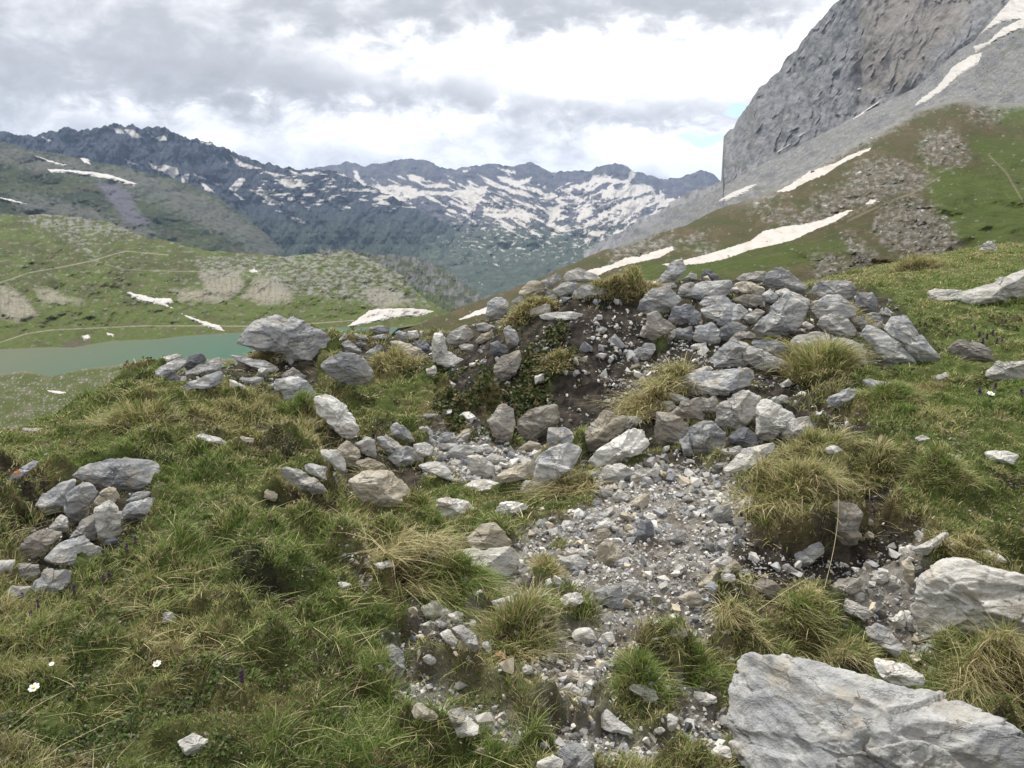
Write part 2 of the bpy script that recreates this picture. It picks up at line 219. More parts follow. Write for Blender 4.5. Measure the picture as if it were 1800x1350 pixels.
# grey patches of cloud (px, py, half width, half height in photo pixels, strength); negative = bright
CLOUDS = [(150,40,380,70,.75),(420,130,330,45,.75),(560,165,260,30,.6),(80,160,200,80,.45),(930,15,340,45,.9),(1300,10,200,30,.5),(900,90,300,35,-.5),(1230,110,260,70,-.7),(300,200,200,22,-.5),(760,170,160,22,.3),(1000,190,230,28,.5),(1140,200,200,28,.6),
          (900,240,150,22,.25),(1180,262,140,30,-.7),(640,240,160,24,-.5),(1000,265,120,16,.1),(880,210,70,25,-.4),(60,230,120,40,.4),(620,60,90,40,.2),(650,110,100,50,-.6),(1020,150,140,22,-.6)]
HOLES = [(1215,243,55,13,1.1),(1310,185,26,20,.9),(700,262,40,8,.6),(1120,262,30,8,.5)]
STONES = """
A boulder g|large flat-topped grey boulder with a black crack on the left skyline|665,250 720,175 745,130 800,85 840,88 960,130 1090,175 1150,225 1165,300 1100,345 1040,370 1010,350 880,265 760,250
A boulder g|rounded grey boulder with a dark slit, right below the skyline boulder|1095,370 1130,325 1190,298 1300,310 1350,360 1355,420 1320,475 1210,478 1130,420
A stone d|small dark rounded stone behind the tilted grey plate on the left mound|370,370 400,310 445,298 490,325 470,370 400,400
A stone g|tilted layered grey plate in front of the dark rounded stone|375,410 440,370 560,315 585,340 570,375 480,425 400,430
A stone g|grey stone on the left mound, left of the small dark stone|222,400 260,365 330,335 385,330 380,370 330,400 250,450
A stone p|pale flat stone against the lake at the left end of the mound|200,335 270,320 330,305 395,315 385,335 290,348
A stone g|long low grey ridge stone just below the tilted plate|325,480 400,450 560,395 610,420 560,450 500,500 380,500
A slab g|thin grey slab lying in grass below the skyline boulder|620,310 700,325 800,345 880,390 850,408 760,395 660,350
A stone w|small whitish wedge in the mound grass, left of the peaked grey rock|610,440 650,450 700,480 690,497 610,492
A stone g|dark-topped flat stone behind the small whitish wedge|650,430 790,430 785,470 700,482
A stone g|small peaked grey stone on top of the broad mound rock|865,430 945,378 1015,430 980,455 890,450
A boulder g|broad grey rock half sunk in the middle of the left mound|830,510 850,440 950,420 1050,475 1060,600 990,570 850,562
A boulder w|tall whitish slab leaning down the inner slope of the left mound|1055,560 1080,525 1140,520 1230,580 1290,660 1290,740 1270,782 1210,750 1140,690 1080,620
A stone p|thin pale stone showing through grass left of the flat tan stone|415,740 470,728 560,750 610,775 600,788 480,768
A stone t|flat tan stone in the mound grass with a dark hollow above it|625,752 680,735 735,750 740,777 640,782
A stone p|pale stone left of the rounded tan rock at the pit entrance|1075,805 1170,800 1215,870 1220,955 1180,910 1100,850
A stone t|rounded tan rock right below the tall whitish slab|1180,830 1190,775 1230,762 1295,810 1300,850 1240,920 1200,880
A stone p|upright grey block right of the rounded tan rock|1280,780 1330,745 1385,760 1390,855 1330,855
A stone g|blue-grey tilted stone with pale edge at the left side of the pit|1385,745 1440,735 1540,800 1535,870 1480,850 1410,800
A stone g|squarish grey stone standing at the pit's left rim|1460,680 1490,662 1540,680 1590,765 1540,775 1470,735
A stone p|smooth pale stone between the tilted blue-grey stone and the pit rubble|1580,780 1640,765 1685,800 1670,860 1590,885
A stone g|grey stone below the tilted blue-grey stone, above the green turf|1430,860 1500,800 1580,790 1600,860 1540,905 1450,893
A stone p|long oval pale stone over an earthy hollow on the left bank|865,940 910,908 980,920 1060,970 1140,1010 1140,1052 1050,1055 960,1020 870,985
A stone g|grey stone with dark end behind the long oval pale stone|985,900 1040,880 1120,900 1180,960 1180,1002 1120,985 1020,930
A stone t|smooth tan block on top of the big fractured tan rock|1225,930 1270,870 1340,855 1430,890 1445,925 1330,942
A boulder t|big fractured tan rock at the left of the pit entrance|1225,950 1330,928 1460,930 1510,970 1570,1060 1570,1112 1480,1105 1360,1118 1270,1040
A stone p|small pale stone on the brown slope under the left ring wall|1645,385 1700,362 1707,420 1660,442
A slab g|thin grey slab tilted above the rounded boulder with a slit|1310,310 1400,250 1430,260 1370,322 1320,328
A stone g|flat-topped small stone highest on the skyline right of the big boulder|1340,175 1400,150 1450,165 1450,195 1400,202
A stone g|grey stone just right of the skyline boulder's dark end|1198,255 1240,232 1310,290 1300,312 1208,302
A stone d|little dark stone on top of the stone beside the skyline boulder|1270,250 1300,235 1335,255 1310,277
A stone p|small pale stone touching the right tip of the skyline boulder|1175,245 1215,195 1238,205 1220,242
A stone g|low grey stone under the flat-topped skyline stone, left one|1265,195 1330,210 1350,235 1290,237
A stone g|low grey stone under the flat-topped skyline stone, right one|1360,215 1420,200 1450,222 1380,242
A stone t|long brownish stone running down behind the left ring tussock|1445,245 1500,238 1640,290 1662,345 1600,335 1500,282
A stone d|small dark stone left of the dark angular block in the ring wall|1490,230 1525,222 1545,255 1530,268
A stone g|grey stone against the hillside, left of a small pale square stone|1480,195 1510,180 1560,195 1570,240 1520,232
A stone p|small pale square stone on the ring wall skyline|1550,185 1600,178 1615,215 1565,242
A stone d|dark angular block in the ring wall beside the long white stone|1575,240 1610,222 1660,250 1672,312 1620,305
D boulder w|long bent white stone lying in the ring wall left of the pit|208,590 225,520 290,512 298,530 262,570 318,640 300,700 222,690; 222,680 310,640 425,690 440,737 340,762 245,715
D boulder p|pale pyramid-shaped rock in the ring wall behind the bent white stone|285,550 430,460 447,500 477,545 440,592 370,622 315,592
D stone t|tan flat-topped stone right of the pale pyramid-shaped rock|478,572 520,530 590,512 610,550 605,582 560,594 500,592
D stone g|low grey stone stacked above the tan flat-topped stone|490,470 540,458 605,480 612,515 570,522 500,516
D boulder g|tall blocky grey boulder in front of the narrow snow streak|560,390 570,325 620,295 690,320 712,340 680,400 640,430 558,455
D stone g|upright dark-streaked stone below the tall blocky grey boulder|665,500 690,470 750,510 762,560 750,632 710,642 680,580
D stone d|dark rounded stone left of the upright streaked stone|580,620 600,575 640,570 690,600 702,640 660,678 600,682
D stone p|small pale triangular stone at the rim left of the overhanging rock|498,722 540,686 582,700 588,722
D boulder b|pale brown rock overhanging the mossy back wall of the pit|600,740 640,680 760,630 775,700 740,780 670,857 620,800
D stone w|tiny white stone touching the end of the bent white stone|445,716 490,705 497,735 450,740
D stone p|small pale stone at the foot of the pale pyramid-shaped rock|380,602 440,585 482,600 475,637 400,628
D stone p|pale lumpy stone at the left end of the flat rim slab|828,402 840,378 930,335 972,345 960,390 900,422 850,427
D slab p|long flat pale slab lying on the rim above the dark earth|900,402 1050,388 1200,386 1197,432 1100,442 980,447 905,432
D stone t|tan rock at the left end of the back rim cluster|768,268 820,200 880,193 942,215 920,252 810,292
D stone b|brown rock just below the tan rock on the back rim|818,302 870,240 937,230 932,292 870,332
D stone g|grey rock leaning between the tan rock and the bright-topped boulder|888,202 1000,143 1045,150 1025,200 960,247 935,222
D boulder p|bright-topped boulder highest on the back rim cluster|1028,192 1075,130 1130,112 1200,130 1292,160 1282,187 1180,202 1060,207
D stone g|grey rock supporting the bright-topped boulder on the back rim|980,250 1040,203 1150,203 1110,260 1060,302 1010,292
D boulder g|wide grey slab leaning in the grass right of the back rim cluster|1098,292 1110,245 1180,218 1260,218 1372,260 1262,280 1190,308 1110,312
D stone g|small stone wedged between the brown rock and the back rim boulders|930,262 970,248 977,280 935,297
D stone p|small pale stone in front of the back rim cluster, at grass edge|945,292 1000,270 1012,305 960,322
D stone g|grey stone between the tall blocky boulder and the brown rim rock|718,322 780,283 817,300 790,342 740,344
D stone d|thin dark stone behind the wide leaning slab on the back rim|1262,195 1330,210 1352,237 1280,232
D stone g|blue-grey stone lying on the earth right below the rim grass|1238,512 1290,483 1328,500 1290,532
D boulder g|grey wedge half buried in the earth left below the right stone pile|1458,662 1560,588 1642,580 1622,640 1580,702 1470,692
D boulder b|fissured grey bedrock pillar at the foot of the back wall|570,1080 640,978 742,985 745,1100 700,1252 630,1210
D boulder b|bedrock face at the foot of the back wall, right of the fissured pillar|755,1085 850,1010 1000,960 1010,1100 900,1202 775,1245
D stone t|orange-tan stone on the pit floor at the foot of the bedrock|765,1252 830,1203 902,1225 882,1272 800,1282
C stone g|jagged-topped light grey slab leaning behind the big leaning grey slab|783,335 798,222 830,238 900,218 942,250 905,310 820,362
C boulder g|big dark-streaked grey slab leaning down into the pit|733,375 790,340 940,278 987,350 905,450 830,492 740,572 703,567 733,470
C boulder t|big tan rock on the spill of stones right of the pit|943,290 1000,200 1090,123 1182,150 1212,180 1180,242 1080,312 1000,357 948,332
C boulder w|long white rippled rock in front of the big tan rock|988,388 1060,320 1150,280 1260,193 1347,198 1352,240 1330,322 1220,352 1100,402 1060,432
C stone g|grey stone tucked behind the big tan rock's right shoulder|1195,200 1210,148 1270,145 1297,180 1220,222 1185,237
C boulder b|blocky greyish tan rock right of the long white rippled rock|1350,250 1368,138 1440,143 1542,200 1502,292 1440,332 1380,322 1350,282
C stone p|pale flat stone at the foot of the straw-coloured grass slope|1278,122 1340,83 1430,73 1472,100 1420,142 1360,142
B stone b|brownish stone under the long overhanging grey slab|250,850 300,790 390,775 405,882 370,907 280,892
B stone b|small brown block beside the stone under the overhanging slab|395,782 480,773 492,832 430,882 397,852
B boulder g|square grey block with a vertical crack, standing on the rubble|283,1002 330,962 362,1082 310,1092; 335,940 440,885 532,960 532,1042 440,1072 360,1097 343,1000
B boulder p|big tilted pale block perched over a dark gap in the lower wall|455,872 490,800 620,738 700,728 727,770 690,862 640,912 560,967 470,932
B boulder p|pale triangular block leaning right of the perched tilted block|690,872 705,800 740,788 872,860 882,902 780,992 700,1032
B boulder p|pale flat-faced slab at the right end of the lower wall|788,942 870,880 960,873 1022,1022 900,1022 810,1002
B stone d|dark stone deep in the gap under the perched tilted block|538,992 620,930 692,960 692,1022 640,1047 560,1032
B stone p|flat stone below the gap, just above the big white rough rock|488,1052 600,1030 622,1060 520,1097
B stone p|thin pale stone at the left tip of the big white rough rock|458,1132 560,1088 582,1122 480,1152
B boulder w|big white rough rock at the foot of the lower wall|498,1172 570,1100 620,1050 782,1013 772,1062 700,1142 600,1172
B boulder g|long overhanging grey slab in the middle of the right wall|250,702 300,660 400,638 680,616 687,692 560,757 400,772 280,767
B stone g|blue-grey stone peeping out under the long slab's left end|233,752 290,762 342,790 280,807 240,792
B stone p|thin pale plate on top of the long overhanging slab|265,672 420,610 467,625 442,652
B boulder g|bright-topped grey rock just above the long overhanging slab|428,607 470,540 560,468 640,478 702,540 692,602 620,627 500,627
B boulder g|knobbly grey rock right of the bright-topped one over the slab|608,522 660,498 760,560 847,590 830,622 760,642 690,632 620,582
B boulder d|dark jagged stone under the largest rock of the right pile|648,472 710,468 790,478 882,520 860,572 800,572 700,542
B boulder g|largest steep-faced grey rock in the middle of the right pile|658,412 740,320 830,238 930,248 962,290 932,372 880,432 800,472 690,482 663,432
B stone p|pale bright top plate resting behind the largest rock of the right pile|780,212 850,203 960,258 972,292 900,265 820,252
B boulder g|rounded speckled grey boulder right of the largest rock of the pile|963,342 973,270 1050,228 1120,238 1202,300 1207,342 1100,382 1010,392
B boulder g|broad arched grey slab at the top right of the pile|963,202 1000,168 1080,158 1180,168 1222,230 1202,272 1130,245 1060,228 980,252
B boulder d|nearly black cube-shaped stone at the pile's right edge|1208,262 1230,225 1300,220 1327,280 1312,322 1240,342 1212,312
B boulder p|pale dome-shaped stone resting above the big grass tussock|1003,417 1040,350 1110,333 1172,355 1214,420 1197,462 1120,457 1040,442
B boulder p|large pale rock partly hidden behind the big grass tussock|883,502 910,450 1000,420 1200,468 1252,530 1272,602 1150,602 1000,540
B boulder g|long grey slab sliding down right from the pile, lower one|1243,432 1280,393 1350,418 1400,450 1480,530 1547,602 1480,634 1380,612 1300,492
B boulder g|long grey slab ending the pile on the right, upper one|1358,412 1400,348 1480,343 1522,410 1600,490 1657,562 1642,602 1560,596 1470,522 1380,442
B stone d|dark grey stone between the speckled boulder and the long slabs|1173,362 1240,338 1277,375 1240,442 1200,422
B stone d|dark layered stone below the nearly black cube-shaped one|1248,342 1320,323 1367,365 1350,387 1280,387
B stone p|small pale stone right of the dark layered stone|1330,322 1380,303 1402,330 1385,357 1350,347
B stone g|small grey stone under the dark layered stone|1288,392 1350,373 1362,410 1310,422
B boulder g|peaked bluish rock on the top of the right pile|728,172 760,120 820,88 870,108 922,180 962,200 952,242 860,214 750,192
B boulder p|flat pale rock left of the peaked bluish rock|578,152 640,110 740,113 757,140 700,172 620,167
B boulder t|cream-topped rock on the crown of the right pile|553,212 590,158 680,163 747,205 700,242 600,245
B stone b|brown stone under the cream-topped rock|558,262 640,232 715,232 722,282 660,312 600,292
B stone g|small grey stone between the brown stone and the largest rock|713,242 760,198 812,240 780,272 730,292
B boulder g|broad ridged grey rock left of the cream-topped rock|308,272 330,200 430,158 560,153 572,242 500,242 400,262
B stone g|small grey stone left of the broad ridged rock|273,232 285,183 340,160 377,180 335,230 290,252
B boulder g|slender spire-like stone leaning left on top of the pile|138,192 200,120 240,65 290,46 314,100 280,152 260,182 180,192
B stone p|little pale stone right of the leaning spire-like stone|293,157 340,118 377,125 372,157 310,167
B stone d|dark pyramid stone on the skyline between spire and flat pale rock|373,157 430,95 470,120 500,150 440,167
B boulder g|overhanging rock with pale top and dark face at the pile's left corner|60,312 80,260 130,193 250,183 292,260 260,292 210,332 100,347
B stone p|thin stone wedged under the leaning spire-like stone|188,182 230,166 272,180 262,202 200,198
B boulder d|dark grey rock below the overhanging corner rock, right side|226,372 260,290 340,278 412,350 402,387 300,407 240,397
B boulder g|angular grey rock with dark underside left of the largest rock|388,312 460,288 560,278 602,300 582,360 550,417 500,402 410,342; 543,312 600,283 647,325 600,372 558,412
B stone g|flat layered grey stone under the broad ridged rock|378,292 420,248 520,238 562,270 500,292 400,307
B boulder b|pale brown triangular block at the left foot of the pile|103,462 120,340 160,323 230,370 267,410 200,452 140,480
B stone p|thin pale stone left of the brown triangular block|60,472 90,400 112,400 120,472
B stone p|small pale stone right of the brown triangular block|218,452 250,400 267,440 235,492
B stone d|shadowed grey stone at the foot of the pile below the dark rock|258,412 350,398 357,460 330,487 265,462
B boulder g|squarish light grey block in the base of the right pile|353,462 370,388 440,376 497,420 492,482 400,502
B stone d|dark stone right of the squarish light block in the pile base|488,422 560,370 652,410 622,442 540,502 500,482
B stone g|grey splinter leaning on the left of the largest rock|618,352 700,298 742,320 662,402
B stone p|small pale plate on the earth at the base of the right pile|338,512 360,493 420,488 432,515 380,532
B stone p|little pale stone between the largest rock and the pale dome stone|898,402 950,373 1002,400 960,422
B stone b|pale brown stone below the largest rock, above the bright-topped rock|538,482 600,423 692,428 702,462
B stone p|small rounded stone in the hollow left under the big tussock|783,787 830,756 857,775 852,817 810,817
B stone g|streaky grey stone lying right below the big tussock|1028,792 1130,738 1232,713 1227,750 1140,837 1060,812
B stone g|flat grey stone in bright grass right of the big tussock|1243,692 1290,678 1440,703 1457,725 1380,777 1310,722
B stone w|white rounded pebble right above the second tussock|1043,1052 1080,1028 1147,1043 1142,1070 1080,1082
B stone w|small white pebble in the hollow below the big tussock|988,867 1040,843 1067,865 1030,873
B stone w|white stone showing through the meadow grass below the pile|1633,662 1690,643 1712,680 1650,697
H boulder b|brownish grey rock in the grass right of the pile|1503,432 1540,400 1620,403 1672,440 1677,482 1590,487 1520,470
H boulder p|long pale rock lying across the right meadow at the picture edge|1418,217 1450,198 1570,208 1575,245 1430,252; 1540,215 1700,160 1840,110 1840,215 1700,262 1620,272 1560,245
H boulder p|flat layered pale rock in the meadow at the right picture edge|1643,517 1700,483 1840,478 1840,562 1720,564 1660,545
H stone w|small white stone in meadow grass above the second tussock|1368,787 1400,773 1432,790 1380,804
H stone w|white stone in the right meadow, left of the wider flat one|1478,872 1500,848 1547,860 1540,888
H slab w|wide flat white stone in the right meadow grass|1633,842 1720,833 1782,860 1750,894 1670,880
H boulder b|brown pillar-like stone standing beside the second tussock|1038,1052 1060,1028 1140,1060 1162,1090 1147,1212 1120,1242 1070,1247 1038,1192
H stone g|rounded grey stone leaning below the brown pillar-like stone|893,1247 960,1213 990,1203 1012,1240 940,1302 913,1317
H stone p|pale ridge of stone in grass above the big right boulder, pointed|1358,1227 1420,1193 1470,1178 1502,1148 1512,1165 1440,1232 1400,1262
H stone p|pale stone right of the pointed pale ridge|1478,1202 1560,1213 1562,1242 1500,1244
H stone p|pale stone on the upper edge of the big right boulder|1618,1247 1640,1228 1700,1243 1742,1282 1650,1275
F boulder p|big furrowed pale boulder at the right picture edge|1100,690 1110,600 1140,460 1185,375 1290,358 1400,346 1540,378 1720,450 1740,690 1600,720 1450,712 1330,690 1200,700
F boulder g|huge weathered grey boulder filling the bottom right corner|228,1400 226,1050 248,870 340,805 440,798 620,838 760,880 960,960 1130,968 1330,1018 1500,1118 1700,1240 1760,1450 1500,1620 900,1640 350,1600
F slab b|flat pinkish brown stone in the earth right of the path|308,482 380,448 450,463 457,542 370,544 310,522
F slab b|flat dark brown slab half sunk below the brown pillar stone|678,502 740,448 850,448 862,502 780,532 690,532
F slab p|pale slab sloping down left of the dark upright splinter|678,542 760,537 880,588 932,642 850,645 720,595
F slab g|long bluish slab running down above the huge boulder|850,682 920,648 962,658 1062,780 1092,832 1060,852 980,802 880,722
F slab w|long white slab between the bluish slab and the huge boulder|888,812 960,828 1060,858 1142,920 1132,952 1000,972 930,902
F stone d|dark upright splinter stone left of the big furrowed boulder|888,602 930,548 962,580 967,642 930,645
F stone w|white stone beside the dark upright splinter|988,642 1040,603 1062,640 1052,702 1010,692
F stone p|thin pale stone right of the white stone by the splinter|1060,642 1080,618 1097,660 1080,712
F stone w|white cracked stone above the dark upright splinter|903,472 930,398 977,408 972,462 930,492
F stone p|pale stone right of the white cracked stone|968,482 990,428 1032,450 1042,490 1000,502
F stone t|tan upright stone left of the furrowed boulder's shoulder|1038,372 1090,358 1102,440 1090,502 1050,452
F stone g|small grey stone below the rounded leaning one|468,392 500,378 547,420 540,442 480,432
F stone p|smooth beige stone, upper left of the four beige stones by the path|113,392 190,338 242,340 220,392 160,412
F stone t|cream stone, right of the smooth beige one by the path|190,412 240,353 282,390 260,427 210,427
F stone t|long yellowish stone, lowest of the four beige stones by the path|48,502 70,470 150,413 187,435 150,482 70,507
F stone p|flat cream stone touching the long yellowish one's right end|150,457 185,428 252,430 252,462 190,472
E stone t|yellowish-white angular stone on bare earth right of the path|1428,542 1500,510 1547,525 1547,577 1500,597 1450,567
F stone p|pale stone leaning on the earth bank right at the path's edge|238,147 270,88 320,63 347,80 310,132 260,157
F stone g|bluish rock half buried left of the pale stone on the earth bank|123,182 160,108 220,98 237,140 200,192 140,197
F stone p|pale flat stone in the path left of the huge boulder|33,1032 60,988 110,988 182,1030 100,1062
F stone p|small pale stone at the left foot of the huge boulder|128,1282 170,1238 222,1250 232,1302 150,1314
F stone t|small tan stone at the right foot of the brown pillar stone|848,262 880,223 912,240 902,270
F stone t|tiny tan stone in shadow above the pillar's small companion|863,182 885,163 907,180 897,207
F stone p|small pale stone on the right of the flat dark brown slab|798,522 860,513 867,560 830,564
E stone w|flat white stone lying on the green turf by the pit|563,132 600,90 650,83 742,100 737,117 680,132 640,157 600,147
E boulder t|pale tan cone-shaped rock rising from the flat slab in the path|368,312 450,270 500,200 560,191 600,230 652,270 642,312 450,322
E slab w|wide white slab with a dark front edge at the path's left|298,382 320,318 450,308 650,308 702,350 672,402 620,440 450,405
E stone g|blue-grey stone with a pale stone stacked on it in the path|863,372 880,345 960,338 1002,370 992,402 900,417
E stone p|pale stone stacked on the blue-grey one in the path|878,342 930,303 980,308 1022,350 940,347
E stone d|dark rounded stone at the top of the path, left one|1233,232 1260,178 1312,178 1322,250 1270,282 1240,262
E stone d|dark rounded stone at the top of the path, right one|1378,262 1430,223 1472,223 1472,262 1420,292 1385,287
E stone t|tan stone just above the striped tan one in the path|1038,262 1055,218 1100,213 1122,240 1060,292 1035,312
E stone t|striped tan stone standing in the middle of the path|1048,312 1080,278 1140,273 1182,330 1182,392 1100,402 1055,382
E boulder g|broad grey stone in the path, left of a beige one|1023,522 1080,488 1160,488 1202,540 1162,607 1100,592 1040,562
E boulder p|smooth beige stone against the broad grey path stone|1158,482 1190,448 1250,458 1302,520 1272,552 1205,562
E stone w|white layered stone in the path left of the broad grey one|853,547 900,518 960,513 1002,550 950,577 900,582
E stone w|white upright stone above the white layered path stone|823,482 850,433 882,450 882,492 840,497
E stone w|small white angular stone right of the white upright one|898,492 950,453 992,460 962,502
E stone d|small dark stone right under the wide white slab|663,472 700,433 742,450 742,487 700,502
E slab w|flat white rock surfacing behind the round path tussock|558,562 640,538 730,558 782,612 700,632 600,605
E stone w|white block upper left of the stones spilling by the left bank|218,592 260,558 310,558 337,600 337,642 290,657 240,632
E stone w|small white stone right of the white block by the left bank|343,622 405,598 412,650 380,672
E stone p|pale tooth-shaped stone leaning by the left bank|358,682 420,673 482,720 497,782 470,812 440,782 400,722
E stone p|pale stone left of the tooth-shaped one by the left bank|303,712 350,688 387,740 382,782 320,742
E stone w|white stone with an orange stained neighbour by the left bank|498,762 550,743 602,790 602,822 540,812
E stone o|small orange-brown stained stone by the left bank|548,822 590,793 627,820 612,847 570,842
E stone t|small tan pebble left of the orange-brown stained stone|403,832 440,808 477,835 472,862 420,857
E stone w|white stone in grass left of the small tan pebble|218,822 270,798 322,840 262,862 230,847
E stone g|knobbly grey stone standing at the foot of the left bank|48,772 80,753 142,800 142,882 100,952 58,942 85,872 58,832
E stone t|yellowish pointed stone in the lower path, left edge|163,1082 200,1046 280,1078 302,1110 250,1142 190,1112
E stone p|rounded pale stone right of the yellowish pointed one|313,1132 350,1078 400,1070 437,1100 400,1152 330,1167
E stone w|white flat stone under the rounded pale one in the lower path|308,1192 370,1138 450,1118 502,1150 470,1192 380,1217
E stone t|small yellow pebble in the gravel at the bottom of the path|473,1272 500,1248 532,1275 520,1302
E boulder g|grey cracked stone at the bottom edge in the gravel|848,1282 900,1238 980,1238 1042,1300 1052,1380 880,1380
E stone p|pale stone left of the grey cracked one at the bottom edge|768,1322 840,1288 892,1310 882,1370 780,1370
E stone g|small grey stone above the pale stone at the bottom edge|768,1232 800,1218 832,1245 790,1267
E stone w|long white wedge pointing down right in the lower grass|1038,1132 1050,1058 1090,1063 1140,1118 1232,1180 1252,1212 1160,1192 1060,1152
E stone w|white angular stone in grass left of the huge boulder|1348,1142 1390,1093 1437,1110 1422,1182 1380,1172
E stone p|pale grey stone in bright grass above the white angular one|1193,967 1260,948 1330,988 1347,1020 1290,1042 1240,1002
E stone w|white triangular stone at the upper edge of the lower grass strip|883,972 930,943 987,985 972,1012 910,1002
E stone w|white stone right below the round path tussock|683,892 710,853 752,870 745,902 700,912
E stone p|thin pale stone touching the white one below the path tussock|745,882 780,868 802,890 770,902
E slab t|flat brownish pink stone across the middle of the path|868,902 930,888 1032,920 1022,952 900,942
E stone w|white rounded stone in the middle path, left of a twin|928,712 970,683 1030,688 1052,740 1000,767 950,747
E stone w|white rounded stone in the middle path, right twin|1053,742 1080,703 1120,703 1137,745 1100,777
E stone t|cream stone in the rubble left of the green path grass|1198,772 1220,748 1272,755 1262,802 1215,802
E stone t|yellowish stone in the rubble below the beige path stone|1398,712 1420,676 1475,693 1482,720 1430,752
E stone p|pale stone at the head of the path below the cube stone|1068,42 1100,8 1132,20 1122,72 1075,62
E stone w|whitish stone right of the pale stone at the head of the path|1120,62 1150,23 1202,45 1192,82 1150,92
E stone t|angular tan stone at the head of the path|1178,112 1260,53 1302,48 1302,102 1230,127
E stone g|grey stone at the upper left edge of the path gravel|998,162 1050,123 1110,150 1060,192 1010,192
E stone w|white long stone just right of the grey one at the path's upper edge|1033,212 1090,163 1132,163 1142,190 1060,222
E stone p|pale stone by the cone-shaped rock where turf meets gravel|708,252 760,203 802,225 780,255
C boulder p|cube-like pale stone under the long white rippled rock|1073,442 1100,403 1200,408 1237,430 1222,492 1130,512 1070,482
C slab p|flat pale stone in the rubble right of the cube-like stone|1208,492 1260,438 1370,428 1382,455 1300,472 1240,512
C stone g|small grey stone below the flat pale one in the rubble|1258,522 1300,473 1330,478 1352,520 1300,537
C boulder t|long tan slab lying on the pit floor towards the leaning slab|483,492 580,428 735,373 737,462 620,502 520,512
C boulder w|low white rock at the edge of the turf, below the long tan slab|338,532 390,493 470,483 562,518 577,557 480,564 380,544
C stone p|pale stone between the long tan slab and the turf|618,562 660,498 712,498 712,562 650,572
C boulder w|flat white rock at the left edge of the pit floor|98,412 200,398 262,430 302,502 230,484 150,450
C boulder w|white stone with a dark shaded face standing on the turf|188,592 300,583 387,620 392,652 330,692 260,707 213,662
C stone g|flat stone at the back of the pit rubble|188,292 240,238 292,245 290,272 210,302
C stone t|tan tilted stone at the back of the pit rubble|293,282 340,228 377,218 382,262 330,287
C stone g|thin grey stone under the flat one in the pit rubble|183,302 260,298 302,330 190,342
C stone g|rounded grey stone at the left end of the pit rubble|173,352 240,343 257,375 240,397 185,392
C stone g|angular grey stone in the middle of the pit rubble|253,352 300,313 370,303 402,340 340,387 265,382
C stone w|small white flat stone in the pit rubble|248,402 300,383 340,388 347,420 270,424
C boulder p|largest pale stone of the pit rubble|363,362 440,358 502,420 492,482 400,487 370,432
C stone p|pale stone right of the largest one in the pit rubble|458,382 500,348 572,380 540,422 480,412
C stone g|grey stone above the largest one in the pit rubble|398,312 470,298 502,340 440,362 400,342
C stone g|little grey stone beside the tan tilted one in the pit rubble|243,292 300,273 322,300 280,312
C stone g|little bluish stone between the white rocks of the pit floor|348,482 380,463 402,480 380,507
C stone p|little pale stone on bare earth left of the pit rubble|123,222 150,203 182,235 150,247
G boulder g|wide flat grey rock at the top of the left foreground cluster|288,202 340,160 425,123 520,148 615,143 627,190 580,252 480,272 370,240
G boulder g|sloping grey rock at the left of the foreground cluster's top|138,322 170,268 240,218 302,203 292,250 260,312 200,352
G boulder g|tall smooth grey rock in the middle of the left cluster|258,272 300,218 370,223 387,265 340,342 290,397 260,332
G stone t|cream-coloured stone head on the pale pillar of the left cluster|368,302 400,243 450,238 484,290 480,332 440,310
G boulder p|pale pillar-like stone in the left foreground cluster|368,312 430,288 477,340 477,422 440,462 405,477 378,402
G stone g|blue-grey flat stone left of the pale pillar-like stone|273,442 310,378 375,348 382,430 360,462
G stone p|small pale stone above the pinkish block of the left cluster|188,402 240,348 272,360 267,417 200,422
G boulder b|pinkish grey block at the left edge of the left cluster|68,502 110,438 160,408 252,418 200,482 170,522 80,522
G boulder g|blue-grey rounded rock low in the front of the left cluster|168,532 250,448 330,433 402,470 412,522 330,557 240,548
G stone g|grey stone at the lower left, above two sunken ones|23,607 70,543 150,543 157,580 110,617
G boulder g|lowest large grey stone of the left cluster, in grass|118,662 130,618 180,568 280,563 287,612 200,677
G stone p|sunken pale stone left of the lowest large grey one|18,662 50,628 120,633 112,687 50,687
G stone p|pale stone cut by the left picture edge|-30,540 0,528 60,528 42,582 -20,595
G stone g|grey stone with white scuffs right of the pale pillar|478,342 510,303 600,278 612,320 560,372 490,372
G stone g|small grey stone under the wide flat rock's right end|498,292 530,258 592,258 582,287 520,302
G boulder l|orange lichen spotted grey stone near the left picture edge|13,222 60,173 130,133 167,133 100,192 30,227
G stone p|small greenish pale stone in the foreground grass|608,782 640,738 680,733 702,760 640,787
G stone p|small pale stone in grass at the upper left edge of the bank|88,22 90,3 172,6 167,22
G stone g|small grey stone in grass at the right foot of the left bank|1408,522 1440,513 1492,550 1470,572 1420,547
G stone w|small white stone next to the grey one at the bank's foot|1478,542 1540,528 1562,550 1510,567
G stone w|small white stone alone on the bare patch of the left bank|1308,622 1360,610 1397,625 1350,647
G stone p|dirty pale lump of rock in the bottom left turf|698,1242 760,1208 832,1230 792,1292 740,1302
G stone t|small tan stone in the hollow of the left bank|1018,272 1060,238 1102,270 1090,302
"""
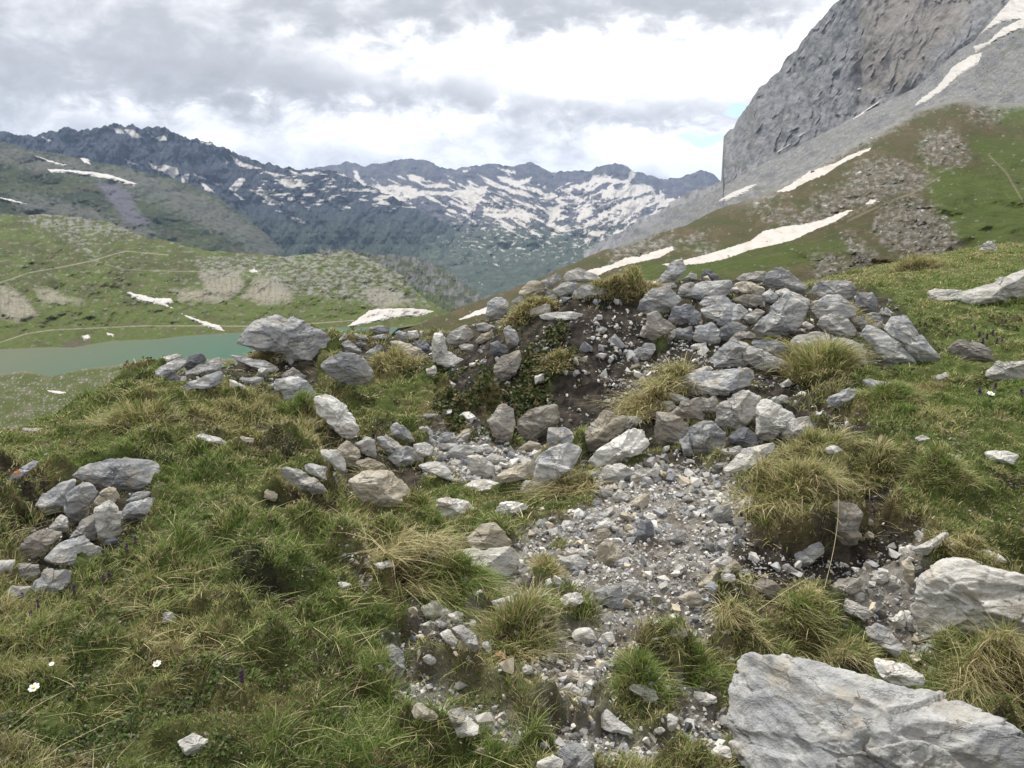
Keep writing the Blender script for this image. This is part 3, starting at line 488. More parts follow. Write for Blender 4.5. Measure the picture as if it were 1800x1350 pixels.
# ------------------------------------------------------------------ near ground height field (metres)
# surveyed points: picture direction (px,py) and how many metres ahead
SV = """1000,1350,1.95 1000,1200,2.4 1050,1050,3.0 1050,950,3.7 1100,870,4.4 900,880,4.6 850,800,5.6 780,780,6.0 930,790,6.05
1000,700,6.5 950,620,6.95 1000,545,7.5 1050,490,8.0 900,560,7.7 870,620,7.3 880,700,6.5 1100,560,7.5
700,620,8.0 650,590,8.6 600,700,6.8 700,690,7.0 760,640,7.7 800,710,6.7 750,740,6.3
480,650,7.3 500,590,7.8 350,640,6.6 270,650,6.5 230,665,6.3 450,720,5.7 300,760,4.8 100,800,4.3 0,790,4.5 160,730,5.4
120,900,3.3 200,980,3.0 400,850,3.95 550,850,4.35 620,790,5.0 700,870,4.7 300,1000,2.85 500,1000,2.95 650,950,3.6 700,1050,3.0
100,1100,2.35 400,1150,2.2 600,1150,2.35 700,1250,2.2 100,1340,1.7 500,1340,1.75 -200,1100,2.4 -200,1340,1.7 -200,850,4.0
1300,1100,2.9 1270,1350,1.97 1400,1350,2.6 1500,1300,2.9 1800,1300,2.9 1500,1120,2.75 1450,1000,3.45 1400,800,4.6 1370,880,4.0 1500,880,3.95 1650,930,3.6 1780,1100,2.8 1600,800,4.5
1750,700,5.6 1750,600,7.5 1600,560,8.6 1780,500,11 1600,490,13 1780,442,17 1500,500,12 1430,640,6.8 1300,600,7.1 1280,490,8.3 1200,500,7.9 1400,510,8.2
1500,570,7.9 1480,640,6.9 1150,640,7.0 1100,700,6.25 1200,700,6.0 1150,790,5.15 1300,860,4.5 1350,740,5.5 1450,740,5.4 1240,660,6.4 1050,800,5.3 1130,560,7.6
1950,1300,2.5 2000,900,3.7 2000,600,7 2000,440,15"""
AN = [(-.70,8,-1.5),(-.70,14,-4.5),(-.70,25,-10),(-.70,60,-27),(-1.3,8,-1.2),(-1.3,25,-9),(-1.3,60,-26),(-.5,8.6,-.7),(-.5,14,-3.5),(-.35,10.5,-.3),(-.35,14,-2.4),(-.35,25,-8),(-.35,60,-27),(-.13,12,-.9),
      (-.1,20,-4.2),(-.1,60,-18),(.1,11,.15),(.12,20,-1.8),(.15,60,-9),(.3,11,.5),(.3,20,-.6),(.35,60,-5),(.62,22,1.0),(.62,34,-.5),(.62,60,-3),(.8,20,1.2),(.8,34,0),(1.3,8,.9),(1.3,20,1.6),(1.3,60,-1),(.45,16,.62),(.45,24,-.3),
      (-1.3,4,.35),(-1.3,1,.3),(-.5,.8,.24),(0,.8,.04),(.6,.8,.0),(1.3,.8,.1),(1.3,3,.3),(0,.2,.0),(-1.2,.2,.25),(1.2,.2,.05)]
_c = []
for s in SV.split():
    a, b, Y = map(float, s.split(',')); p = at(a, b, Y); _c.append((p[0]/Y, math.log(Y), p[2]))
for u, Y, z in AN: _c.append((u, math.log(Y), z))
_c = np.array(_c)
def _k(r): return np.sqrt(r*r+.0016)
def _d(u, w): return np.hypot((u[:, None]-_c[None, :, 0])*1.25, w[:, None]-_c[None, :, 1])
_A = _k(_d(_c[:, 0], _c[:, 1])); _n = len(_c)
_B = np.zeros((_n+3, _n+3)); _B[:_n, :_n] = _A-np.eye(_n)*.03
_B[:_n, _n] = 1; _B[:_n, _n+1] = _c[:, 0]; _B[:_n, _n+2] = _c[:, 1]; _B[_n:, :_n] = _B[:_n, _n:].T
_w = np.linalg.solve(_B, np.concatenate([_c[:, 2], [0, 0, 0]]))
_gu = np.linspace(-1.7, 1.7, 500); _gw = np.linspace(math.log(.15), math.log(80), 700)
_U, _W = np.meshgrid(_gu, _gw, indexing='ij')
_Z = np.concatenate([_k(_d(a.ravel(), b.ravel()))@_w[:_n]+_w[_n]+a.ravel()*_w[_n+1]+b.ravel()*_w[_n+2] for a, b in zip(np.array_split(_U, 40), np.array_split(_W, 40))]).reshape(_U.shape)
def base_h(X, Y):
    Y = np.maximum(Y, .16); u = np.clip(X/Y, -1.69, 1.69); w = np.clip(np.log(Y), _gw[0], _gw[-1]-1e-6)
    fu = (u-_gu[0])/(_gu[1]-_gu[0]); fw = (w-_gw[0])/(_gw[1]-_gw[0])
    i = np.clip(fu.astype(int), 0, len(_gu)-2); j = np.clip(fw.astype(int), 0, len(_gw)-2); a = fu-i; b = fw-j
    return (_Z[i, j]*(1-a)+_Z[i+1, j]*a)*(1-b)+(_Z[i, j+1]*(1-a)+_Z[i+1, j+1]*a)*b
# cover of the near ground, traced from the photograph: stony path, pit rubble, bare earth
def PP(s): return pts('P', s)
PATH = [PP("735,1360 750,1290 700,1230 690,1120 715,1050 790,1010 870,1000 910,950 960,925 1040,880 1050,835 1150,800 1200,800 1270,830 1320,890 1330,960 1440,975 1620,950 1640,1080 1650,1210 1560,1170 1440,1080 1290,1100 1280,1360"),
        PP("735,765 800,735 860,760 900,790 960,780 960,830 900,862 760,835"), PP("590,1020 660,1015 650,1050 590,1045")]
GRASSY = [PP("780,1195 880,1190 960,1235 1060,1250 1130,1230 1290,1180 1290,1230 1200,1260 1100,1280 1040,1270 900,1260 800,1225"), PP("700,1150 830,1160 900,1180 880,1210 800,1215 690,1190"),
          PP("830,1075 960,1080 1010,1140 880,1150"), PP("975,1065 1060,1070 1060,1110 980,1110"), PP("1090,1150 1180,1120 1290,1140 1290,1190 1200,1220 1100,1210"),
          PP("935,985 985,965 985,1010 950,1030"), PP("700,1000 860,1020 870,1070 740,1040"), PP("1250,1060 1350,1040 1480,1060 1560,1180 1400,1150 1270,1120"), PP("1640,1120 1800,1130 1800,1250 1680,1200")]
SOIL = [PP("900,590 960,560 1045,570 1120,585 1150,640 1160,680 1090,740 1050,770 990,750 960,700 965,640"), PP("960,520 1120,520 1160,600 1150,700 1100,720 1000,640 940,570"), PP("1330,640 1420,640 1440,700 1500,720 1490,770 1440,740 1370,720"), PP("1280,920 1420,960 1560,900 1600,960 1500,1010 1330,1010"), PP("1500,830 1560,850 1580,900 1530,920 1480,880"),
        PP("420,735 520,740 530,765 430,770"), PP("470,880 600,890 590,930 500,920"), PP("690,1090 760,1080 850,1140 860,1190 760,1170 700,1150"), PP("720,780 750,800 740,850 715,840"), PP("1440,720 1530,730 1540,790 1460,790"),
        PP("800,560 880,590 900,660 860,700 800,690 760,660 790,620"), PP("860,600 980,600 960,720 880,690"), PP("880,680 1010,680 1030,760 960,790 890,770")]
PILE = [PP('1120,500 1190,465 1420,480 1560,520 1640,610 1560,650 1380,600 1240,620 1130,590'), PP('1000,830 1100,730 1190,690 1260,610 1340,640 1440,740 1440,800 1300,830 1150,800'), PP('560,770 640,760 740,800 730,900 600,880'), PP('280,640 420,620 560,620 560,700 330,680'), PP('590,600 760,590 900,520 1060,490 1080,530 950,600 780,640 620,650'), PP('30,900 120,840 260,820 260,920 200,1000 20,1040')]
SCREE = [PP("955,555 1130,560 1170,640 1130,720 1090,740 1060,660 950,610"), PP("1130,640 1220,560 1320,600 1240,660 1160,690")]
MOSS = [PP("770,650 905,640 985,560 1010,620 960,720 870,790 760,740")]
TURF = [PP("730,850 800,850 960,872 1050,850 1060,890 940,945 860,935 780,900"), PP("1500,520 1800,440 1900,450 1900,640 1500,660"), PP("1480,640 1830,640 1830,860 1560,800"), PP("1600,880 1830,860 1830,960 1640,940"), PP("0,1080 330,1190 650,1290 700,1380 -100,1380"), PP("-50,740 250,720 330,800 200,830 -50,850"), PP("280,840 480,840 500,960 300,960")]
def mx(L, px, py): return np.max([polysd(px, py, q) for q in L], axis=0)
def cover(X, Y, Z):
    """weights of gravel, soil, turf (lush), scree at a ground point"""
    px, py = proj(np.stack([X, Y, Z], -1))
    ok = (Y < 11)
    s = np.clip(1300/np.maximum(Y, .5)*.03, 3, 25)           # edge softness in px for 3 cm
    nz = fbm(X*3.1, Y*3.1, Z*3.1, 5, 4)
    e = nz*s*3.0
    g = sm(-1, 1, (mx(PATH, px, py)+e)/s)*ok
    gr = sm(-1, 1, (mx(GRASSY, px, py)+e*1.3)/s)*ok
    g = g*(1-gr*.85)
    pi_ = sm(-1, 1, (mx(PILE, px, py)+e*.7)/s)*ok; so = np.maximum(sm(-1, 1, (mx(SOIL, px, py)+e)/s)*ok, pi_*.93)
    sc = sm(-1, 1, (mx(SCREE, px, py)+e)/s)*ok
    mo = sm(-1, 1, (mx(MOSS, px, py)+e)/s)*ok
    tu = sm(-1.5, 1.5, (mx(TURF, px, py)+e*1.5)/s/1.5)
    return g, so, tu, sc, mo
def micro(X, Y, g, so, tu, sc, mo):
    grass = np.clip(1-g-so-sc, 0, 1)
    fade = 1/(1+(Y/14)**2)
    hum = np.abs(fbm(X*2.4, Y*2.4, 0, 21, 3))*.28+np.abs(fbm(X*5.5, Y*5.5, 0, 25, 3))*.09+fbm(X*9, Y*9, 0, 22, 3)*.03
    rough = fbm(X*5, Y*5, 0, 23, 5, .6)*.05+fbm(X*26, Y*26, 0, 24, 3, .6)*.018
    hang = sm(0, .35, so)*ridged(X*2.6, Y*2.6, 0, 28, 4)*.16
    return fade*(grass*hum*(1-.5*tu)+(1-grass)*rough-hang*.6)+fbm(X*.25, Y*.25, 0, 29, 3)*.02*np.clip(Y-9, 0, 8)
_hu = np.linspace(-1.6, 1.6, 900); _hw = np.linspace(math.log(.25), math.log(75), 1100)
_HU, _HW = np.meshgrid(_hu, _hw, indexing='ij'); GY = np.exp(_HW); GX = _HU*GY
GB = base_h(GX, GY); _cv = cover(GX, GY, GB); GZ = GB+micro(GX, GY, *_cv)
def bil(A, X, Y):
    u = np.clip(X/np.maximum(Y, .26), -1.599, 1.599); w = np.clip(np.log(np.maximum(Y, .26)), _hw[0], _hw[-1]-1e-6)
    fu = (u-_hu[0])/(_hu[1]-_hu[0]); fw = (w-_hw[0])/(_hw[1]-_hw[0])
    i = np.clip(fu.astype(int), 0, len(_hu)-2); j = np.clip(fw.astype(int), 0, len(_hw)-2); a = fu-i; b = fw-j
    return (A[i, j]*(1-a)+A[i+1, j]*a)*(1-b)+(A[i, j+1]*(1-a)+A[i+1, j+1]*a)*b
def H(X, Y): return bil(GZ, X, Y)
def hit(px, py, Ymax=24.0):
    """ground distance where the sight line meets the near ground (nan if it misses)"""
    px = np.atleast_1d(np.asarray(px, float)); py = np.atleast_1d(np.asarray(py, float))
    Ys = np.exp(np.linspace(math.log(.9), math.log(Ymax), 900))
    dx, ry, rz = ray(px, py)
    X = (dx/ry)[:, None]*Ys; Zr = CAMZ+(rz/ry)[:, None]*Ys
    b = Zr < bil(GZ, X, np.broadcast_to(Ys, X.shape))
    return np.where(b.any(1), Ys[b.argmax(1)], np.nan)
g_, so_, tu_, sc_, mo_ = _cv
def lerp3(a, b, t): return a+(b-a)*t[..., None]
n1 = fbm(GX*1.3, GY*1.3, 0, 31, 4); n2 = fbm(GX*9, GY*9, 0, 32, 4)
c_gr = lerp3(np.array([.115, .095, .045]), np.array([.075, .095, .028]), sm(-.3, .3, n1+tu_*.4))
c_so = lerp3(np.array([.022, .019, .016]), np.array([.068, .057, .046]), sm(-.3, .4, n2))
c_gv = lerp3(np.array([.24, .225, .20]), np.array([.125, .105, .085]), sm(-.2, .4, n2))
cc = lerp3(c_gr, c_gv, np.clip(g_, 0, 1)); cc = lerp3(cc, c_so, np.clip(np.maximum(so_, sc_*.9), 0, 1))
bare = sm(.22, .42, fbm(GX*2.1, GY*2.1, 0, 33, 4))*(1-tu_)
cc = lerp3(cc, c_so, bare*.8*(1-g_))
far_ = sm(9, 16, GY); mead = lerp3(np.array([.085, .105, .030]), np.array([.13, .125, .055]), sm(-.3, .3, n1))
cc = lerp3(cc, mead, far_)
near_ground = mesh_obj('ground', np.stack([GX, GY, GZ], -1).reshape(-1, 3), gridF(len(_hu), len(_hw)), M['near'], cc.reshape(-1, 3))
tag(near_ground, kind='structure')
# ------------------------------------------------------------------ stones
_ico = {}
def ico(n):
    if n not in _ico:
        b = bmesh.new(); bmesh.ops.create_icosphere(b, subdivisions=n, radius=1)
        b.verts.ensure_lookup_table()
        _ico[n] = (np.array([v.co[:] for v in b.verts]), np.array([[v.index for v in f.verts] for f in b.faces])); b.free()
    return _ico[n]
def hull2(P):
    P = sorted(map(tuple, P)); 
    def half(Q):
        h = []
        for p in Q:
            while len(h) > 1 and (h[-1][0]-h[-2][0])*(p[1]-h[-2][1])-(h[-1][1]-h[-2][1])*(p[0]-h[-2][0]) <= 0: h.pop()
            h.append(p)
        return h
    a = half(P); b = half(P[::-1]); return np.array(a[:-1]+b[:-1])
def rock_lobe(poly, thick, level, seed, soft=110, top=1.0):
    """a faceted block whose sight-line outline is poly (metres, local right/up); third axis points to the viewer"""
    r = np.random.default_rng(seed); P = hull2(poly)
    c = (P.min(0)+P.max(0))/2; P = (P-c)*1.13
    ext = np.array([np.abs(P[:, 0]).max(), np.abs(P[:, 1]).max(), thick/2])
    N, D = [], []
    while len(P) > 9:      # merge the shortest neighbours: few, long edges read as broken stone
        L = np.hypot(*(P-np.roll(P, -1, 0)).T); i = int(L.argmin())
        if L[i] > .3*ext[:2].min()*2: break
        j = (i+1) % len(P); P[i] = (P[i]+P[j])*.515; P = np.delete(P, j, 0)
    P = hull2(P)
    for i in range(len(P)):
        a, b = P[i], P[(i+1) % len(P)]; e = b-a; L = np.hypot(*e)
        if L < 1e-6: continue
        n = np.array([e[1], -e[0]])/L; d = max(n@a, ext[:2].min()*.12)
        A = math.radians(r.uniform(34, 60)*top if n[1] > .4 else (r.choice([r.uniform(3, 12), r.uniform(3, 14), r.uniform(25, 42)]) if n[1] > -.3 else r.uniform(2, 14)))
        B = math.radians(r.uniform(25, 50))
        N.append([n[0]*math.cos(A), n[1]*math.cos(A), math.sin(A)]); D.append(d*math.cos(A))
        N.append([n[0]*math.cos(B), n[1]*math.cos(B), -math.sin(B)]); D.append(d*math.cos(B))
    ax = r.uniform(-1, 1); sp = r.uniform(.25, .65)
    for n, f in ((np.array([sp, ax*.35+.1, 1.0]), .42), (np.array([-sp*r.uniform(.5, 1.3), -ax*.35, 1.0]), .42), (np.array([r.uniform(-.2, .2), -.75, .8]), .46), (np.array([0, .2, -1.0]), .5)):
        n /= np.linalg.norm(n); N.append(n); D.append(thick*f)
    N = np.array(N); D = np.array(D)
    V, F = ico(level); dr = V*ext
    dn = np.linalg.norm(dr, axis=1, keepdims=True)
    dirs = dr/dn
    def rad(N, D, p):
        x = np.maximum(dirs@N.T/D, 0); m = x.max(1); return 1/(m*((x/m[:, None])**p).sum(1)**(1/p))
    R = rad(N, D, soft)
    # chipped corners: extra cut planes across the front half
    cn, cd = [], []
    for k in range(5):
        n = r.normal(size=3); n[2] = abs(n[2])+.35; n[1] += .15; n /= np.linalg.norm(n)
        s = (dirs*R[:, None])@n; cn.append(n); cd.append(s.max()*r.uniform(*((.78, .92) if k < 3 else (.90, .97))))
    R = rad(np.vstack([N, cn]), np.concatenate([D, cd]), soft)
    Q = dirs*R[:, None]; S = float(np.sqrt(ext[0]*ext[1])); o = r.uniform(0, 50, 3)
    q = Q/S
    nrm = dirs
    bd = r.normal(size=3)*.5+np.array([.1, 1.0, .3]); bd /= np.linalg.norm(bd)
    disp = .022*fbm(q[:, 0]*1.4+o[0], q[:, 1]*1.4+o[1], q[:, 2]*1.4, seed & 63, 4)
    if level >= 3:
        t = (q@bd)*r.uniform(2.2, 4.2)+1.1*fbm(q[:, 0]*1.1+o[1], q[:, 1]*1.1, q[:, 2]*1.1+o[2], 3, 3)
        saw = t-np.floor(t); amp = sm(-.25, .35, pn(q[:, 0]*1.3+o[2], q[:, 1]*1.3, q[:, 2]*1.3, 9))
        disp += .042*amp*(np.minimum(saw*1.25, (1-saw)*5)-.5)
        f = fbm(q[:, 0]*2+o[0], q[:, 1]*2+o[2], q[:, 2]*2, 12, 3)
        disp -= .050*np.exp(-(f/.028)**2)*(pn(q[:, 0]*.9+o[0], q[:, 1]*.9, q[:, 2]*.9, 8) > -.05)
        disp += .016*(ridged(q[:, 0]*3.2+o[0], q[:, 1]*3.2, q[:, 2]*3.2+o[1], 4, 3)-.5)
    for k in range(5):      # broken ledges
        n = r.normal(size=3); n[2] = abs(n[2])*.6; n /= np.linalg.norm(n); c0 = r.uniform(-.35, .55)
        disp -= r.uniform(.025, .07)*sm(0, .05, q@n-c0+.05*pn(q[:, 0]*3+k, q[:, 1]*3, q[:, 2]*3, 31))*(pn(q[:, 0]*.8+k*3.1, q[:, 1]*.8+o[0], q[:, 2]*.8, 32) > -.1)
    if level >= 4: disp += .016*fbm(q[:, 0]*9+o[0], q[:, 1]*9, q[:, 2]*9, 6, 4, .65)
    if level >= 6:
        t = (q@bd)*9+2.0*fbm(q[:, 0]*2+o[1], q[:, 1]*2, q[:, 2]*2+o[2], 15, 4)
        saw = t-np.floor(t); disp += .014*np.minimum(saw*1.2, (1-saw)*6)*sm(-.2, .3, pn(q[:, 0]*2.6+o[2], q[:, 1]*2.6, q[:, 2]*2.6, 19))
        disp += .010*ridged(q[:, 0]*12, q[:, 1]*12+o[0], q[:, 2]*12, 16, 3)
    Q = Q+nrm*disp[:, None]*S
    Q[:, :2] += c
    return Q, F
STONE_POLYS = []; stone_n = 0; labels = set()
def make_stone(kind, tone, label, lobes, seed, Yo=None):
    allp = np.vstack(lobes); x0, y0 = allp.min(0); x1, y1 = allp.max(0)
    cx = allp[:, 0].mean(); cx = (x0+x1)/2; cy = (y0+y1)/2
    for f in (.03, .12, .22, -.04, -.12):
        yy = y1-(y1-y0)*f; Y = hit(cx, min(yy, 1348))[0]
        if Yo: Y = Yo
        if not np.isnan(Y) and Y < 16: break
    if np.isnan(Y): Y = 8.0
    if y1 > 1350 and not Yo: Y = hit(cx, 1345)[0]-.06
    k = Y/FPX; w, h = (x1-x0)*k, (y1-y0)*k
    thick = min(max(.62*math.sqrt(w*h), .45*max(w, h)), 1.25*min(w, h)+.1*max(w, h))
    Yg = hit(cx, cy)[0]; Yc = Y+.25*thick
    if not np.isnan(Yg) and not Yo and Yg-Y < .5: Yc = max(min(Yc, Yg-.12*thick), Y-.1*thick)
    # local frame looking along the sight line through the stone's middle
    d = np.array(at(cx, cy, 1.0))-CAM; d /= np.linalg.norm(d)
    C = np.array(at(cx, cy, Yc)); rt = np.cross(d, [0, 0, 1]); rt /= np.linalg.norm(rt); up = np.cross(rt, d)
    sz = max(x1-x0, y1-y0)*1024/1800
    lvl = 3 if sz < 10 else 4 if sz < 28 else 5 if sz < 85 else 6
    if sz > 250: lvl = 8
    Vs, Fs, nv = [], [], 0
    for j, L in enumerate(lobes):
        dx, ry, rz = ray(L[:, 0], L[:, 1]); R = np.stack([dx, ry, rz], 1)
        t = ((C-CAM)@d)/(R@d); Pw = CAM+R*t[:, None]-C
        loc = np.stack([Pw@rt, Pw@up], 1)
        Q, F = rock_lobe(loc, thick*(1 if j == 0 else .9), min(lvl, 7), seed*7+j)
        Vs.append(Q[:, :1]*rt+Q[:, 1:2]*up-Q[:, 2:3]*d); Fs.append(F+nv); nv += len(Q)
        STONE_POLYS.append((hull2(L), Yc))
    V = np.vstack(Vs); F = np.vstack(Fs)
    zmin = V[:, 2].min(); org = C.copy(); org[2] += zmin
    V = V-np.array([0, 0, zmin])
    o = mesh_obj(kind, V, F, M[tone], smooth=lvl >= 6); o.location = org
    return o
n_st = 0
for row in STONES.strip().splitlines():
    head, label, P = row.split('|'); reg, kind, tone = head.split()
    assert label not in labels, label
    assert 4 <= len(label.split()) <= 16, label
    labels.add(label); n_st += 1
    lobes = [pts(reg, q.strip()) for q in P.split(';')]
    o = make_stone(kind, tone, label, lobes, n_st, 1.78 if label.startswith('huge') else None)
    tag(o, label, kind if kind != 'slab' else 'stone slab')
print('stones', n_st)
# footprint test for plants and pebbles: is this ground point hidden under or inside a traced stone?
_SB = np.array([[*q.min(0), *q.max(0), Yc] for q, Yc in STONE_POLYS])
def in_stone(P, marg=3.0, shrink=0.0):
    px, py = proj(P); out = np.zeros(len(P), bool)
    order = np.argsort(px); ps = px[order]
    for (q, Yc), b in zip(STONE_POLYS, _SB):
        a, e = np.searchsorted(ps, [b[0], b[2]]); idx = order[a:e]
        idx = idx[(py[idx] > b[1]) & (py[idx] < b[3]) & (np.abs(P[idx, 1]-Yc) < .14*Yc)]
        if len(idx): out[idx] |= polysd(px[idx], py[idx], q) > marg
    return out
# ------------------------------------------------------------------ loose small stones and gravel
def fan_sample(n, Y0, Y1, ex, um=.96, rng=RNG):
    n = int(n*1.2)
    """ground points with areal density ~ Y**-ex"""
    k = 2-ex; r = rng.random(n)
    Y = (Y0**k+(Y1**k-Y0**k)*r)**(1/k) if abs(k) > 1e-6 else Y0*(Y1/Y0)**r
    return rng.uniform(-um, um, n)*Y, Y
def chips(seed, n=9):
    r = np.random.default_rng(seed); b = bmesh.new()
    for i in range(n):
        v = r.normal(size=3); v /= np.linalg.norm(v); b.verts.new(v*np.array([1, r.uniform(.6, .9), .55])*r.uniform(.85, 1.1))
    bmesh.ops.convex_hull(b, input=b.verts[:]); bmesh.ops.delete(b, geom=[v for v in b.verts if not v.link_faces], context='VERTS')
    bmesh.ops.triangulate(b, faces=b.faces[:]); b.verts.index_update()
    V = np.array([v.co[:] for v in b.verts]); F = np.array([[v.index for v in f.verts] for f in b.faces]); b.free(); return V, F
CH = [chips(i, 10+i % 4) for i in range(10)]
PAL = np.array([[.42, .41, .39], [.53, .51, .47], [.32, .32, .325], [.24, .245, .26], [.62, .60, .55], [.47, .41, .31], [.36, .345, .315], [.17, .175, .19]])
def rotm(r, n, tilt=.6):
    a = r.uniform(0, 6.283, n); ax = r.normal(0, tilt, n); ay = r.normal(0, tilt, n)
    ca, sa, cx, sx, cy, sy = np.cos(a), np.sin(a), np.cos(ax), np.sin(ax), np.cos(ay), np.sin(ay); z = 0*a; o = z+1
    A = np.array([[ca, -sa, z], [sa, ca, z], [z, z, o]]); B = np.array([[o, z, z], [z, cx, -sx], [z, sx, cx]]); Cc = np.array([[cy, z, sy], [z, o, z], [-sy, z, cy]])
    return np.einsum('ijn,jkn,kln->nil', A, B, Cc)
def gravel(n, Y0, Y1, ex, smin, smax, seed, want, name):
    r = np.random.default_rng(seed)
    X, Y = fan_sample(n, Y0, Y1, ex, rng=r); cv = [bil(c, X, Y) for c in _cv]
    keep = r.random(len(X)) < want(X, Y, *cv); X, Y = X[keep], Y[keep]; Z = H(X, Y)
    P = np.stack([X, Y, Z], 1); k2 = ~in_stone(P, 4); P = P[k2]; n = len(P)
    s = smin*(smax/smin)**(r.random(n)**2.2); s *= np.clip(P[:, 1]/4, .75, 1.8)
    R = rotm(r, n); vi = r.integers(0, len(CH), n); cr = PAL[r.choice(len(PAL), n, p=[.22, .15, .2, .11,   .1, .08, .1, .04])]*r.uniform(.70, 1.15, (n, 1))
    Vs, Fs, Cs, nv = [], [], [], 0
    for k, (cv_, cf) in enumerate(CH):
        m = np.where(vi == k)[0]
        if not len(m): continue
        V = np.einsum('nij,vj->nvi', R[m], cv_)*s[m, None, None]+(P[m]+np.array([0, 0, 1])*s[m, None]*.25)[:, None]
        Vs.append(V.reshape(-1, 3)); Cs.append(np.repeat(cr[m], len(cv_), 0))
        Fs.append((cf[None]+np.arange(len(m))[:, None, None]*len(cv_)+nv).reshape(-1, 3)); nv += len(m)*len(cv_)
    o = mesh_obj(name, np.vstack(Vs), np.vstack(Fs), M['gravel'], np.vstack(Cs), smooth=False); print(name, n); return o
o = gravel(150000, 1.5, 9.5, 1.2, .0045, .022, 101, lambda X, Y, g, so, tu, sc, mo: np.clip(g*1.0+sc*.5+so*.10, 0, 1)*sm(-.5, .2, fbm(X*2.5, Y*2.5, 0, 41, 3)+g*.25), 'gravel')
tag(o, 'fine grey and cream gravel covering the path and the pit edge', 'gravel', kind='stuff')
o = gravel(30000, 1.5, 9.5, 1.0, .016, .058, 102, lambda X, Y, g, so, tu, sc, mo: np.clip(g*.85+sc*.16+so*.07, 0, 1)*sm(-.45, .25, fbm(X*1.7, Y*1.7, 0, 42, 3)), 'rubble')
tag(o, 'loose angular rubble strewn over the path and pit floor', 'rubble', kind='stuff')
# the larger loose stones, each one an object
r = np.random.default_rng(55); X, Y = fan_sample(9000, 1.7, 8.5, .9, rng=r)
cvs = [bil(c, X, Y) for c in _cv]; w = np.clip(cvs[0]+.25*cvs[3], 0, 1)
m = r.random(len(X)) < w; X, Y = X[m], Y[m]; P = np.stack([X, Y, H(X, Y)], 1); P = P[~in_stone(P, 1)]
lib = []
for k in range(8):
    a = r.uniform(0, 6.28, 9); a.sort(); e = r.uniform(.6, .95)
    pl = np.stack([np.cos(a)*r.uniform(.8, 1.1, 9), np.sin(a)*e*r.uniform(.8, 1.1, 9)], 1)
    Q, F = rock_lobe(pl, 1.1, 3, 900+k); V = np.stack([Q[:, 0], -Q[:, 2]*1.1, Q[:, 1]*.8], 1)
    lib.append((V, F))
meshes = {}
placed = []
for p in P:
    if len(placed) >= 60: break
    if abs(p[0]/p[1]) > .72: continue
    s = float(r.uniform(.024, .05)*np.clip(p[1]/3.4, .7, 1.7))
    if any((p[0]-q[0])**2+(p[1]-q[1])**2 < (s+q[3])**2*1.1 for q in placed): continue
    placed.append((p[0], p[1], p[2], s))
LT = dict(g=('grey', 'loose grey stones on the path'), p=('pale', 'loose pale stones on the path'), w=('white', 'loose white stones on the path'), t=('tan', 'loose tan stones on the path'), d=('dark', 'loose dark stones on the path'))
for (x, y, z, s) in placed:
    k = int(r.integers(0, 8)); tone = str(r.choice(list('gpwtd'), p=[.32, .3, .18, .12, .08]))
    if (k, tone) not in meshes:
        o = mesh_obj('stone', lib[k][0], lib[k][1], M[tone], smooth=False); meshes[k, tone] = o
    else: o = meshes[k, tone].copy(); COL.objects.link(o)
    o.location = (x, y, z+s*.3); o.scale = (s, s*float(r.uniform(.7, 1.1)), s*float(r.uniform(.6, 1))); o.rotation_euler = (float(r.normal(0, .35)), float(r.normal(0, .35)), float(r.uniform(0, 6.28)))
    tag(o, 'small angular %s stone lying loose among the path gravel' % LT[tone][0], 'stone', LT[tone][1])
# ------------------------------------------------------------------ grass
GREEN = np.array([.14, .225, .042]); YGREEN = np.array([.29, .31, .085]); DEEP = np.array([.075, .12, .028]); STRAW = np.array([.60, .52, .29]); DRY = np.array([.37, .31, .17]); BROWN = np.array([.12, .088, .05])
def blades(P, h, w, az, lean, col, tipc, r, curl=1.0):
    """curved tapering blades: P base points, az lean direction, lean = sideways reach / height"""
    n = len(P); fa = r.uniform(0, 6.283, n)
    wd = np.stack([np.cos(fa), np.sin(fa), np.zeros(n)], 1)*w[:, None]*.5
    ld = np.stack([np.cos(az), np.sin(az), np.zeros(n)], 1)
    up = np.array([0, 0, 1.0]); V = np.zeros((n, 7, 3)); C = np.zeros((n, 7, 3))
    drop = .35*np.minimum(lean, 1.6)*curl
    for k, s in enumerate((0, .4, .75, 1.0)):
        c = P+up*(h*(s-drop*s**2.4))[:, None]+ld*(h*lean*s**1.7)[:, None]
        if k < 3:
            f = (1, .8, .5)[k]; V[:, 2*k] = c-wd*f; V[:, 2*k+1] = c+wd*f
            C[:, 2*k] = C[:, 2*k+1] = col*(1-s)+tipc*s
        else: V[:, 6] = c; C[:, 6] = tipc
    b = np.arange(n)*7
    T = np.stack([b, b+1, b+3, b, b+3, b+2, b+2, b+3, b+5, b+2, b+5, b+4, b+4, b+5, b+6], 1).reshape(-1, 3)
    return V.reshape(-1, 3), T, C.reshape(-1, 3)
def pick(cols, w, r, n):
    return np.array(cols)[r.choice(len(cols), n, p=np.array(w)/sum(w))]
